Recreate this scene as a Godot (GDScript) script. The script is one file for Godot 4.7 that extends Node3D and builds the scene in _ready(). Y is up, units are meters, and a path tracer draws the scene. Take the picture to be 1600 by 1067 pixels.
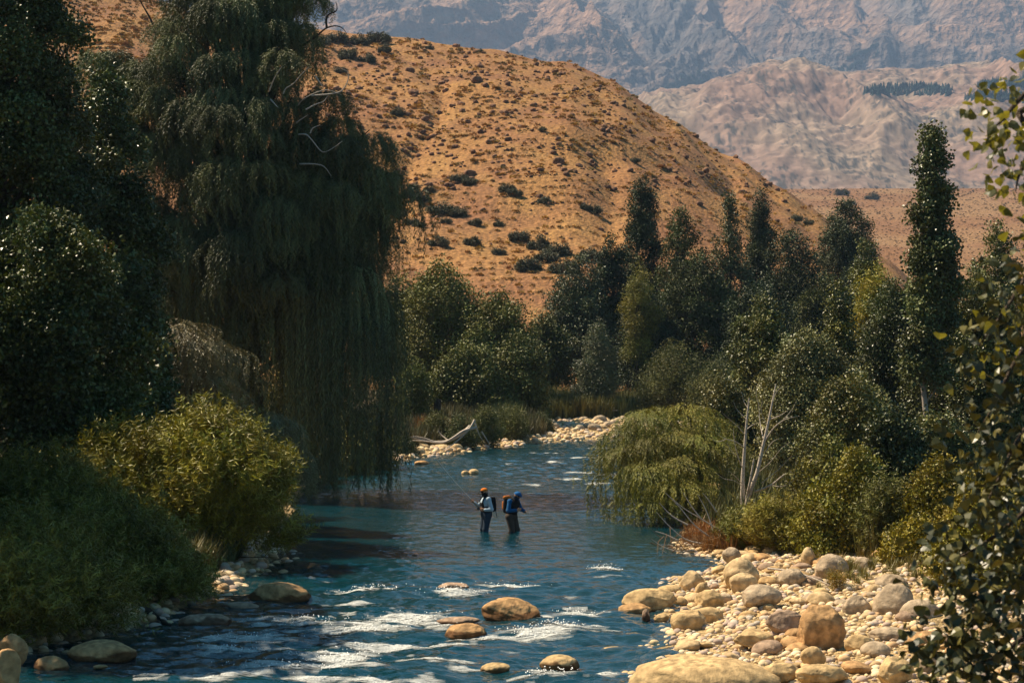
extends Node3D
# A river valley: two anglers wade a shallow river between willows and poplars, a dry hill and hazy mountains behind.
# Metres, y up, the water level is y = 0, the view looks along -z.

const EYE := 5.5
const FOCAL := 3111.0
var rng := RandomNumberGenerator.new()
var taken := {}
var mats := {}
var shapes := {}
var noise_a := FastNoiseLite.new()
var noise_b := FastNoiseLite.new()
var noise_r := FastNoiseLite.new()


class Shape:
	var v := PackedVector3Array()
	var n := PackedVector3Array()
	var c := PackedColorArray()
	var i := PackedInt32Array()

	func mesh() -> ArrayMesh:
		var a := []
		a.resize(Mesh.ARRAY_MAX)
		a[Mesh.ARRAY_VERTEX] = v
		if n.size() == v.size() and n.size() > 0:
			a[Mesh.ARRAY_NORMAL] = n
		if c.size() == v.size() and c.size() > 0:
			a[Mesh.ARRAY_COLOR] = c
		a[Mesh.ARRAY_INDEX] = i
		var m := ArrayMesh.new()
		m.add_surface_from_arrays(Mesh.PRIMITIVE_TRIANGLES, a)
		return m

	func smooth() -> void:
		n.resize(v.size())
		n.fill(Vector3.ZERO)
		for k in range(0, i.size(), 3):
			var a := i[k]
			var b := i[k + 1]
			var d := i[k + 2]
			var m := (v[d] - v[a]).cross(v[b] - v[a])
			n[a] += m
			n[b] += m
			n[d] += m
		for k in n.size():
			n[k] = n[k].normalized() if n[k].length_squared() > 1e-20 else Vector3.UP

	func tri(a: int, b: int, d: int) -> void:
		i.append(a)
		i.append(b)
		i.append(d)

	func tube(pts: Array, radii: Array, sides := 6, tint := Color.WHITE) -> void:
		var first := v.size()
		var count := pts.size()
		for k in count:
			var p: Vector3 = pts[k]
			var t: Vector3 = (pts[mini(k + 1, count - 1)] - pts[maxi(k - 1, 0)]).normalized()
			var u := t.cross(Vector3(0.31, 0.2, 0.93)).normalized()
			if absf(t.dot(Vector3(0.31, 0.2, 0.93))) > 0.95:
				u = t.cross(Vector3(1, 0, 0)).normalized()
			var w := t.cross(u)
			for j in sides:
				var g := TAU * j / sides
				var o := u * cos(g) + w * sin(g)
				v.append(p + o * float(radii[k]))
				n.append(o)
				c.append(tint)
		for k in count - 1:
			for j in sides:
				var a0 := first + k * sides + j
				var a1 := first + k * sides + (j + 1) % sides
				tri(a0, a0 + sides, a1 + sides)
				tri(a0, a1 + sides, a1)

	# a grid of points: columns run to the right, rows away from the viewer
	func grid(columns: int, rows: int) -> void:
		for k in rows - 1:
			for j in columns - 1:
				var a := k * columns + j
				var b := a + 1
				var d := a + columns
				var e := d + 1
				tri(a, d, b)
				tri(b, d, e)


func at(px: float, py: float, distance: float) -> Vector3:
	return Vector3((px - 800.0) * distance / FOCAL, EYE + (550.0 - py) * distance / FOCAL, -distance)


func pick(lo: float, hi: float) -> float:
	return rng.randf_range(lo, hi)


func lin(r: float, g: float, b: float) -> Color:
	return Color(r, g, b).linear_to_srgb()


func numbered(called: String) -> String:
	var k: int = taken.get(called, 0)
	taken[called] = k + 1
	return called if k == 0 else "%s_%03d" % [called, k]


func tag(o: Node3D, label: String, category: String, group := "", kind := "") -> void:
	if label:
		o.set_meta("label", label)
	if category:
		o.set_meta("category", category)
	if group:
		o.set_meta("group", group)
	if kind:
		o.set_meta("kind", kind)


func thing(called: String, label: String, category: String, where := Vector3.ZERO, turn := 0.0, group := "") -> Node3D:
	var o := Node3D.new()
	o.name = numbered(called)
	add_child(o)
	o.position = where
	o.rotation.y = turn
	tag(o, label, category, group)
	return o


func single(called: String, mesh: Mesh, material: Material, label: String, category: String, group := "") -> MeshInstance3D:
	var o := MeshInstance3D.new()
	o.name = numbered(called)
	o.mesh = mesh
	o.material_override = material
	add_child(o)
	tag(o, label, category, group)
	return o


func part(called: String, mesh: Mesh, material: Material, parent: Node3D) -> MeshInstance3D:
	var o := MeshInstance3D.new()
	o.name = called
	o.mesh = mesh
	o.material_override = material
	parent.add_child(o, true)
	return o


func setting(called: String, mesh: Mesh, material: Material) -> MeshInstance3D:
	var o := MeshInstance3D.new()
	o.name = numbered(called)
	o.mesh = mesh
	o.material_override = material
	add_child(o)
	o.set_meta("kind", "structure")
	return o


func scatter(called: String, mesh: Mesh, material: Material, places: Array, tints: PackedColorArray, parent: Node3D) -> MultiMeshInstance3D:
	var m := MultiMesh.new()
	m.transform_format = MultiMesh.TRANSFORM_3D
	m.use_colors = true
	m.mesh = mesh
	m.instance_count = places.size()
	for k in places.size():
		m.set_instance_transform(k, places[k])
		m.set_instance_color(k, tints[k])
	var o := MultiMeshInstance3D.new()
	o.name = called
	o.multimesh = m
	o.material_override = material
	parent.add_child(o, true)
	o.set_meta("kind", "stuff")
	return o


# ---------------------------------------------------------------- materials

func noise_texture(frequency: float, seed_value: int, low: float, high: float, octaves := 4, size := 512) -> NoiseTexture2D:
	var f := FastNoiseLite.new()
	f.noise_type = FastNoiseLite.TYPE_SIMPLEX_SMOOTH
	f.seed = seed_value
	f.frequency = frequency
	f.fractal_octaves = octaves
	var t := NoiseTexture2D.new()
	t.width = size
	t.height = size
	t.seamless = true
	t.noise = f
	var g := Gradient.new()
	g.set_color(0, Color(low, low, low))
	g.set_color(1, Color(high, high, high))
	g.set_offset(0, 0.2)
	g.set_offset(1, 0.8)
	t.color_ramp = g
	return t


func surface(called: String, color: Color, rough: float, texture: Texture2D = null, scale := 1.0, bump: Texture2D = null, bump_cm := 0.0) -> StandardMaterial3D:
	if mats.has(called):
		return mats[called]
	var m := StandardMaterial3D.new()
	m.resource_name = called
	m.albedo_color = color
	m.roughness = rough
	m.metallic_specular = 0.3
	m.vertex_color_use_as_albedo = true
	if texture:
		m.albedo_texture = texture
		m.uv1_triplanar = true
		m.uv1_world_triplanar = true
		m.uv1_scale = Vector3.ONE * scale
	if bump:
		m.heightmap_enabled = true
		m.heightmap_texture = bump
		m.heightmap_scale = bump_cm
	mats[called] = m
	return m


func leafy(called: String, rough: float, gloss: float, through: Color) -> StandardMaterial3D:
	if mats.has(called):
		return mats[called]
	var m := StandardMaterial3D.new()
	m.resource_name = called
	m.albedo_color = Color.WHITE
	m.roughness = rough
	m.metallic_specular = gloss
	m.vertex_color_use_as_albedo = true
	m.cull_mode = BaseMaterial3D.CULL_DISABLED
	if through.v > 0.0:
		m.backlight_enabled = true
		m.backlight = through
	mats[called] = m
	return m


# ---------------------------------------------------------------- the lie of the land

var banks := PackedVector2Array([
	Vector2(-11, -60), Vector2(-10, 10), Vector2(-9.6, 30), Vector2(-9.2, 36), Vector2(-7.4, 40.5), Vector2(-6.7, 45), Vector2(-6.2, 50), Vector2(-6.6, 58), Vector2(-7.6, 68),
	Vector2(-8.4, 80), Vector2(-7.8, 92), Vector2(-6.4, 99.5), Vector2(-4.7, 104), Vector2(-2.8, 109.5), Vector2(0.8, 118.5), Vector2(6.1, 126), Vector2(14, 131), Vector2(30, 136), Vector2(60, 140), Vector2(110, 142),
	Vector2(110, 128), Vector2(60, 127), Vector2(30, 124), Vector2(16, 117), Vector2(10.5, 108), Vector2(8.6, 98), Vector2(7.9, 85), Vector2(6.8, 70), Vector2(5.4, 62), Vector2(4.6, 56), Vector2(5.6, 52.8),
	Vector2(5.2, 50.3), Vector2(3.9, 48), Vector2(3.5, 45.5), Vector2(2.95, 43), Vector2(3.5, 40.5), Vector2(2.9, 37.5), Vector2(2.1, 33), Vector2(2.2, 25), Vector2(4, 10), Vector2(6, -60)])


# distance to the river's edge: above zero on land, below zero in the river
func ashore(x: float, d: float) -> float:
	var p := Vector2(x, d)
	var best := 1e9
	var count := banks.size()
	var inside := false
	for k in count:
		var a := banks[k]
		var b := banks[(k + 1) % count]
		var ab := b - a
		var t := clampf((p - a).dot(ab) / ab.length_squared(), 0.0, 1.0)
		best = minf(best, (p - a - ab * t).length_squared())
		if (a.y > d) != (b.y > d) and x < (b.x - a.x) * (d - a.y) / (b.y - a.y) + a.x:
			inside = not inside
	return -sqrt(best) if inside else sqrt(best)


func ground_height(x: float, z: float) -> float:
	var d := -z
	var s := ashore(x, d)
	var bumps := noise_a.get_noise_2d(x * 3.0, z * 3.0)
	if s < 0.0:
		return -0.02 - 0.5 * (1.0 - exp(s * 0.45)) + bumps * 0.05
	var y := 0.0
	if x > 0.0 and d < 57.0:
		y = 0.02 + 0.055 * minf(s, 6.0) + 0.16 * maxf(s - 6.0, 0.0)
	elif x < 0.0 and d < 97.0:
		y = 0.03 + 0.3 * s
	else:
		y = 0.04 + 0.13 * s
	y = y / (1.0 + maxf(y, 0.0) * 0.28)
	y += bumps * 0.1 * clampf(s, 0.0, 1.0) + noise_b.get_noise_2d(x * 0.5, z * 0.5) * clampf(s * 0.08, 0.0, 0.6)
	return y


func table(t: Array, x: float) -> float:
	if x <= t[0][0]:
		return t[0][1]
	for k in range(1, t.size()):
		if x <= t[k][0]:
			var f: float = (x - t[k - 1][0]) / (t[k][0] - t[k - 1][0])
			return lerpf(t[k - 1][1], t[k][1], f * f * (3.0 - 2.0 * f) * 0.5 + f * 0.5)
	return t[t.size() - 1][1]


# height of the dry hill; b is the bearing (x over distance), d the distance
var hill_rise := [[-0.6, 0.34], [-0.26, 0.19], [-0.2, 0.178], [-0.15, 0.166], [-0.1, 0.1595], [-0.077, 0.157], [-0.02, 0.1512], [0.0257, 0.1432], [0.051, 0.134], [0.08, 0.1165], [0.1125, 0.0973], [0.135, 0.0815], [0.151, 0.0705], [0.165, 0.0605], [0.185, 0.047], [0.22, 0.02]]
func hill_height(b: float, d: float) -> float:
	var far: float = 430.0 - 420.0 * maxf(b + 0.06, 0.0)
	var near := 165.0
	var t := (d - near) / (far - near)
	var top := EYE + table(hill_rise, b) * far * (0.948 + 0.012 * clampf(b / 0.15, 0.0, 1.0))
	var y := 0.0
	if t <= 0.0:
		y = 1.5 + t * 2.0
	elif t < 1.0:
		y = 1.5 + (top - 1.5) * pow(sin(t * PI * 0.5), 1.15)
	else:
		y = top - (t - 1.0) * (t - 1.0) * 45.0
	var x := b * d
	var k := clampf(t * 4.0, 0.0, 1.0)
	y += k * (noise_b.get_noise_2d(x * 0.35, d * 0.35) * 3.5 * (1.0 - 0.85 * smoothstep(0.3, 0.7, t)) - maxf(0.0, 0.12 - absf(noise_b.get_noise_2d(x * 0.3 + 500.0, d * 0.1))) * 9.0 + noise_a.get_noise_2d(x * 1.2, d * 1.2) * 0.7)
	return y


func terrace_height(b: float, d: float) -> float:
	var t := clampf((d - 330.0) / 900.0, 0.0, 1.6)
	var y := lerpf(4.0, 106.0 + b * 3.0, minf(t, 1.0)) + (-6.0 * (t - 1.0) if t > 1.0 else 0.0)
	return y + noise_b.get_noise_2d(b * d * 0.06, d * 0.06) * 7.0 * minf(t, 1.0) * maxf(0.0, 1.0 - t) * 3.0 + noise_a.get_noise_2d(b * d * 0.3, d * 0.3) * 1.2 * (1.0 - 0.8 * smoothstep(0.85, 1.0, t))


var crest := [[-0.5, 0.06], [0.0, 0.085], [0.05, 0.108], [0.0675, 0.122], [0.077, 0.1265], [0.0964, 0.1315], [0.112, 0.137], [0.132, 0.1405], [0.15, 0.139], [0.17, 0.1355], [0.19, 0.1355], [0.225, 0.1375], [0.257, 0.138], [0.5, 0.15]]
func far_hill_height(b: float, d: float) -> float:
	var t := (d - 2200.0) / 1300.0
	var top := EYE + table(crest, b) * 3500.0
	var x := b * d
	var y := 0.0
	if t <= 1.0:
		y = lerpf(150.0, top, pow(sin(maxf(t, 0.0) * PI * 0.5), 1.05))
	else:
		y = top - (t - 1.0) * (t - 1.0) * 300.0
	var k := clampf(t * 3.0, 0.0, 1.0) * (1.0 - 0.85 * smoothstep(0.6, 1.0, t))
	return y + k * (absf(noise_b.get_noise_2d(x * 0.05 + 40.0, d * 0.02)) * -70.0 + 15.0 + noise_b.get_noise_2d(x * 0.22, d * 0.15) * 9.0 + noise_a.get_noise_2d(x * 0.8, d * 0.6) * 6.0)


func mountain_height(b: float, d: float) -> float:
	var t := (d - 3900.0) / 3600.0
	var x := b * d
	var y := lerpf(330.0, 1900.0, t)
	# broad spurs that run down towards the valley, ravines on their flanks, crags and ledges on top of them
	var sway := noise_b.get_noise_2d(x * 0.008 + 9.0, d * 0.008) * 900.0
	var spur := 1.0 - 2.2 * absf(noise_b.get_noise_2d((x + sway + d * 0.35) * 0.018, d * 0.005 + 60.0))
	var ravine := 1.0 - 2.0 * absf(noise_b.get_noise_2d((x + sway * 0.5 - d * 0.6) * 0.06 + 70.0, d * 0.03))
	var rise := clampf(t * 5.0, 0.0, 1.0)
	y += rise * (spur * 125.0 + ravine * 40.0 - 50.0)
	# rock ribs on the steeper shoulders
	var cliff := crags(x, d) * rise
	y += cliff * noise_r.get_noise_2d(x * 0.05 + sway * 0.03, d * 0.035) * 13.0
	y += rise * (noise_a.get_noise_2d(x * 0.2, d * 0.13) * 11.0 + noise_a.get_noise_2d(x * 0.8, d * 0.6) * 5.0)
	return y


func crags(x: float, d: float) -> float:
	return smoothstep(-0.02, 0.3, noise_b.get_noise_2d(x * 0.04 + 200.0, d * 0.03) + noise_a.get_noise_2d(x * 0.2, d * 0.12) * 0.2)


# the far ground that a sight line meets first, from bearing and slope
func meet(heights: Callable, px: float, py: float, near: float, far: float, step: float) -> Vector3:
	var b := (px - 800.0) / FOCAL
	var r := (550.0 - py) / FOCAL
	var d := near
	while d < far:
		if heights.call(b, d) > EYE + r * d:
			return Vector3(b * d, heights.call(b, d), -d)
		d += step
	return Vector3(0, -9999, 0)


func land(heights: Callable, b0: float, b1: float, columns: int, distances: PackedFloat32Array, tint: Callable) -> ArrayMesh:
	var s := Shape.new()
	for d in distances:
		for j in columns:
			var b := lerpf(b0, b1, float(j) / (columns - 1))
			var y: float = heights.call(b, d)
			s.v.append(Vector3(b * d, y, -d))
			s.c.append(tint.call(b * d, y, d))
	s.grid(columns, distances.size())
	s.smooth()
	return s.mesh()


func steps(from: float, to: float, count: int, power := 1.0) -> PackedFloat32Array:
	var a := PackedFloat32Array()
	for k in count:
		a.append(from + (to - from) * pow(float(k) / (count - 1), power))
	return a


# ---------------------------------------------------------------- water

func water_height(x: float, d: float) -> float:
	var rapid := smoothstep(56.0, 47.0, d) * (0.35 + 0.65 * smoothstep(-9.0, -5.0, x))
	var riffle := smoothstep(78.0, 92.0, d)
	var y := rapid * (0.13 * noise_b.get_noise_2d(x * 6.0, d * 9.0 + 300.0) + 0.07 * absf(noise_b.get_noise_2d(x * 11.0 + 50.0, d * 20.0)))
	y += (0.034 + 0.012 * rapid + 0.02 * riffle) * noise_b.get_noise_2d(x * 16.0, d * 30.0 + 90.0)
	y += (0.014 + 0.008 * rapid + 0.01 * riffle) * noise_b.get_noise_2d(x * 38.0 + 20.0, d * 75.0)
	return y


# where the river breaks white: centre and half size as seen, and strength
var white_water := [
	[640, 968, 75, 11, 1.0], [560, 985, 85, 8, 1.0], [470, 974, 70, 9, 0.95], [425, 986, 45, 6, 0.8], [580, 924, 55, 4, 0.85], [800, 917, 45, 4, 1.0], [715, 926, 55, 4, 0.9], [540, 958, 40, 4, 0.6],
	[450, 1046, 110, 9, 1.0], [520, 1029, 70, 8, 1.0], [360, 1019, 55, 6, 0.9], [610, 1008, 60, 5, 0.75], [660, 1036, 60, 8, 0.6], [830, 994, 60, 7, 1.0], [875, 984, 45, 5, 0.85], [760, 1000, 60, 4, 0.8],
	[905, 960, 35, 6, 0.9], [880, 940, 28, 4, 0.7], [925, 984, 35, 5, 0.8], [860, 1062, 45, 7, 1.0], [590, 1062, 80, 6, 0.6], [945, 894, 24, 3, 0.9], [1005, 1000, 26, 4, 0.6], [940, 1050, 30, 6, 0.6],
	[700, 1010, 60, 5, 0.6], [780, 1020, 50, 4, 0.5], [690, 985, 30, 5, 0.6], [330, 1062, 60, 6, 0.6], [250, 1062, 50, 5, 0.5], [560, 945, 50, 4, 0.55], [640, 1055, 60, 6, 0.5], [820, 965, 40, 3, 0.6], [520, 905, 40, 3, 0.4], [965, 905, 40, 3, 0.45],
	[380, 1002, 80, 8, 0.85], [300, 1042, 80, 7, 0.7], [205, 1062, 60, 6, 0.6], [510, 1062, 60, 6, 0.8], [725, 1046, 60, 7, 0.65], [560, 1010, 50, 6, 0.8], [430, 1015, 40, 5, 0.6],
	[932, 755, 24, 1.6, 1.0], [905, 739, 16, 1.4, 0.9], [842, 772, 15, 1.3, 0.9], [890, 748, 20, 1.4, 0.8], [955, 742, 20, 1.4, 0.8], [870, 722, 16, 1.1, 0.7], [915, 716, 18, 1.1, 0.8], [790, 725, 14, 1.1, 0.5], [850, 708, 18, 1.0, 0.6], [940, 700, 22, 1.0, 0.7], [690, 772, 22, 1.4, 0.4], [830, 758, 20, 1.4, 0.5]]
var white_places := []


func whiteness(x: float, d: float) -> float:
	var f := 0.0
	for w in white_places:
		var e: float = (x - w[0]) / w[2]
		if absf(e) < 2.0:
			var g: float = (d - w[1]) / w[3]
			if absf(g) < 2.2:
				f = maxf(f, w[4] * exp(-0.9 * (e * e + g * g)))
	return f


func build_water() -> void:
	for w in white_water:
		var d: float = EYE * FOCAL / (w[1] - 550.0)
		white_places.append([(w[0] - 800.0) * d / FOCAL, d, w[2] * d / FOCAL, w[3] * d * d / (FOCAL * EYE), w[4]])
	var s := Shape.new()
	var distances := PackedFloat32Array()
	var d := 15.0
	while d < 146.0:
		distances.append(d)
		d += 0.5 if d < 27.0 else 0.0021 * d
	var columns := 520
	var wet := PackedByteArray()
	for dd in distances:
		for j in columns:
			var x := dd * lerpf(-0.34, 0.34, float(j) / (columns - 1))
			s.v.append(Vector3(x, water_height(x, dd), -dd))
	# keep only the sheet over the river and a little under the banks
	var coarse := {}
	for k in distances.size() - 1:
		for j in columns - 1:
			var a := k * columns + j
			var key := Vector2i(roundi(s.v[a].x), roundi(-s.v[a].z))
			if not coarse.has(key):
				coarse[key] = ashore(key.x, key.y) < 2.2
			if coarse[key]:
				s.tri(a, a + columns, a + 1)
				s.tri(a + 1, a + columns, a + columns + 1)
	s.smooth()
	var m := StandardMaterial3D.new()
	m.resource_name = "river water"
	m.transparency = BaseMaterial3D.TRANSPARENCY_ALPHA
	m.albedo_color = Color(lin(0.003, 0.038, 0.053), 0.72)
	m.roughness = 0.06
	m.metallic_specular = 0.5
	var ripple := FastNoiseLite.new()
	ripple.seed = 5
	ripple.frequency = 0.02
	ripple.fractal_octaves = 3
	var t := NoiseTexture2D.new()
	t.width = 512
	t.height = 512
	t.seamless = true
	t.noise = ripple
	t.as_normal_map = true
	t.bump_strength = 4.0
	m.normal_enabled = true
	m.normal_texture = t
	m.normal_scale = 0.8
	m.uv1_triplanar = true
	m.uv1_world_triplanar = true
	m.uv1_scale = Vector3(0.35, 0.35, 0.7)
	setting("river_water", s.mesh(), m)

	# broken white water lying on the waves
	var f := Shape.new()
	for zone in [[31.5, 60.0, 0.0007, 0.0016], [60.0, 128.0, 0.0007, 0.002]]:
		var dd: float = zone[0]
		while dd < zone[1]:
			var deep: float = zone[3] * dd
			var x: float = -0.19 * dd
			var wide: float = zone[2] * dd
			var any := false
			for w in white_places:
				if absf(dd - w[1]) < 2.2 * w[3]:
					any = true
			while any and x < 0.08 * dd:
				var q := whiteness(x, dd)
				if q > 0.12:
					var streak := noise_b.get_noise_2d(x * 7.0, dd * 14.0) * 0.75 + noise_b.get_noise_2d(x * 18.0, dd * 34.0) * 0.65 + noise_a.get_noise_2d(x * 34.0, dd * 60.0) * 0.4
					var cover := smoothstep(0.38, 1.3, q * 1.15 + streak * 1.1 + pick(-0.03, 0.03))
					if cover > 0.05:
						var h := 0.008 + 0.05 * q * cover * absf(noise_b.get_noise_2d(x * 25.0, dd * 25.0))
						var first := f.v.size()
						for o in [[-0.7, -0.7], [0.7, -0.7], [-0.7, 0.7], [0.7, 0.7]]:
							var xx: float = x + o[0] * wide
							var zz: float = dd + o[1] * deep
							f.v.append(Vector3(xx, water_height(xx, zz) + h + pick(0.0, 0.025) * q * cover, -zz))
							var k := pick(0.85, 1.0)
							f.c.append(Color(0.56 * k, 0.57 * k, 0.54 * k, clampf(cover * pick(0.8, 1.2), 0.0, 1.0)))
						f.tri(first, first + 2, first + 1)
						f.tri(first + 1, first + 2, first + 3)
				x += wide
			dd += deep
	# thrown drops over the strongest breaks
	for w in white_places:
		if w[4] > 0.8 and w[1] < 60.0:
			for k in 70:
				var x: float = w[0] + w[2] * rng.randfn(0.0, 0.45)
				var dd: float = w[1] + w[3] * rng.randfn(0.0, 0.4)
				var p := Vector3(x, water_height(x, dd) + 0.02 + absf(rng.randfn(0.0, 0.05)), -dd)
				var r := pick(0.005, 0.014)
				var first := f.v.size()
				for o in [Vector3(-r, 0, r), Vector3(r, 0, r), Vector3(0, 0, -r), Vector3(0, r * 1.6, 0)]:
					f.v.append(p + o)
					f.c.append(Color(0.75, 0.76, 0.74))
				f.tri(first, first + 3, first + 1)
				f.tri(first + 1, first + 3, first + 2)
				f.tri(first + 2, first + 3, first)
	f.smooth()
	var froth := surface("foam", Color.WHITE, 0.7)
	froth.transparency = BaseMaterial3D.TRANSPARENCY_ALPHA
	var o := single("river_foam", f.mesh(), froth, "broken white water streaming over the shallow rapids", "foam")
	o.set_meta("kind", "stuff")


# ---------------------------------------------------------------- rocks

# a stone: a ball squashed, cut by a few rounded planes and roughened; about one metre across, resting on y = 0
func rock(seed_value: int, fine: int, cuts: int, depth: float, rough: float, size: Vector3) -> Shape:
	var r := RandomNumberGenerator.new()
	r.seed = seed_value
	var planes := []
	for k in cuts:
		planes.append([Vector3(r.randfn(), r.randfn() * 0.8, r.randfn()).normalized(), r.randf_range(depth, 0.97)])
	var s := Shape.new()
	var off := Vector3(r.randf_range(-50, 50), r.randf_range(-50, 50), r.randf_range(-50, 50))
	var index := {}
	for face in 6:
		var ids := []
		for a in fine + 1:
			for b in fine + 1:
				var u := tan((2.0 * a / fine - 1.0) * PI / 4.0)
				var w := tan((2.0 * b / fine - 1.0) * PI / 4.0)
				var p: Vector3 = [Vector3(1, u, w), Vector3(-1, u, w), Vector3(u, 1, w), Vector3(u, -1, w), Vector3(u, w, 1), Vector3(u, w, -1)][face].normalized()
				var key := Vector3i((p * 4096.0).round())
				if not index.has(key):
					var q := p
					for pl in planes:
						var over: float = q.dot(pl[0]) - pl[1]
						if over > 0.0:
							q -= pl[0] * over * 0.85
					q *= 1.0 + rough * noise_a.get_noise_3dv(p * 18.0 + off) + rough * 0.5 * noise_a.get_noise_3dv(p * 50.0 + off)
					index[key] = s.v.size()
					s.v.append(q * size * 0.5)
				ids.append(index[key])
		for a in fine:
			for b in fine:
				var i0: int = ids[a * (fine + 1) + b]
				var i1: int = ids[a * (fine + 1) + b + 1]
				var i2: int = ids[(a + 1) * (fine + 1) + b]
				var i3: int = ids[(a + 1) * (fine + 1) + b + 1]
				for t in [[i0, i1, i2], [i1, i3, i2]]:
					var m: Vector3 = (s.v[t[2]] - s.v[t[0]]).cross(s.v[t[1]] - s.v[t[0]])
					if m.dot(s.v[t[0]] + s.v[t[1]] + s.v[t[2]]) > 0.0:
						s.tri(t[0], t[1], t[2])
					else:
						s.tri(t[0], t[2], t[1])
	s.smooth()
	return s


func stone_tones() -> Array:
	return [Color(0.52, 0.39, 0.22), Color(0.48, 0.34, 0.18), Color(0.42, 0.35, 0.27), Color(0.58, 0.45, 0.28), Color(0.36, 0.27, 0.21), Color(0.45, 0.29, 0.15)]


func stone_material(k: int) -> StandardMaterial3D:
	var t: Color = stone_tones()[k]
	var m := surface("stone %d" % k, Color(t.r * 1.28, t.g * 1.16, t.b * 0.98).linear_to_srgb(), 0.85, shapes.mottle, 0.7, shapes.grit, 0.9)
	return m


var landmarks := []


# which boulder a loose stone lies by
func beside(p: Vector3) -> String:
	var best := 1e9
	var said := ""
	for l in landmarks:
		var far: float = (l[0] - p).length()
		if far < best:
			best = far
			said = l[1]
	return said


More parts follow.
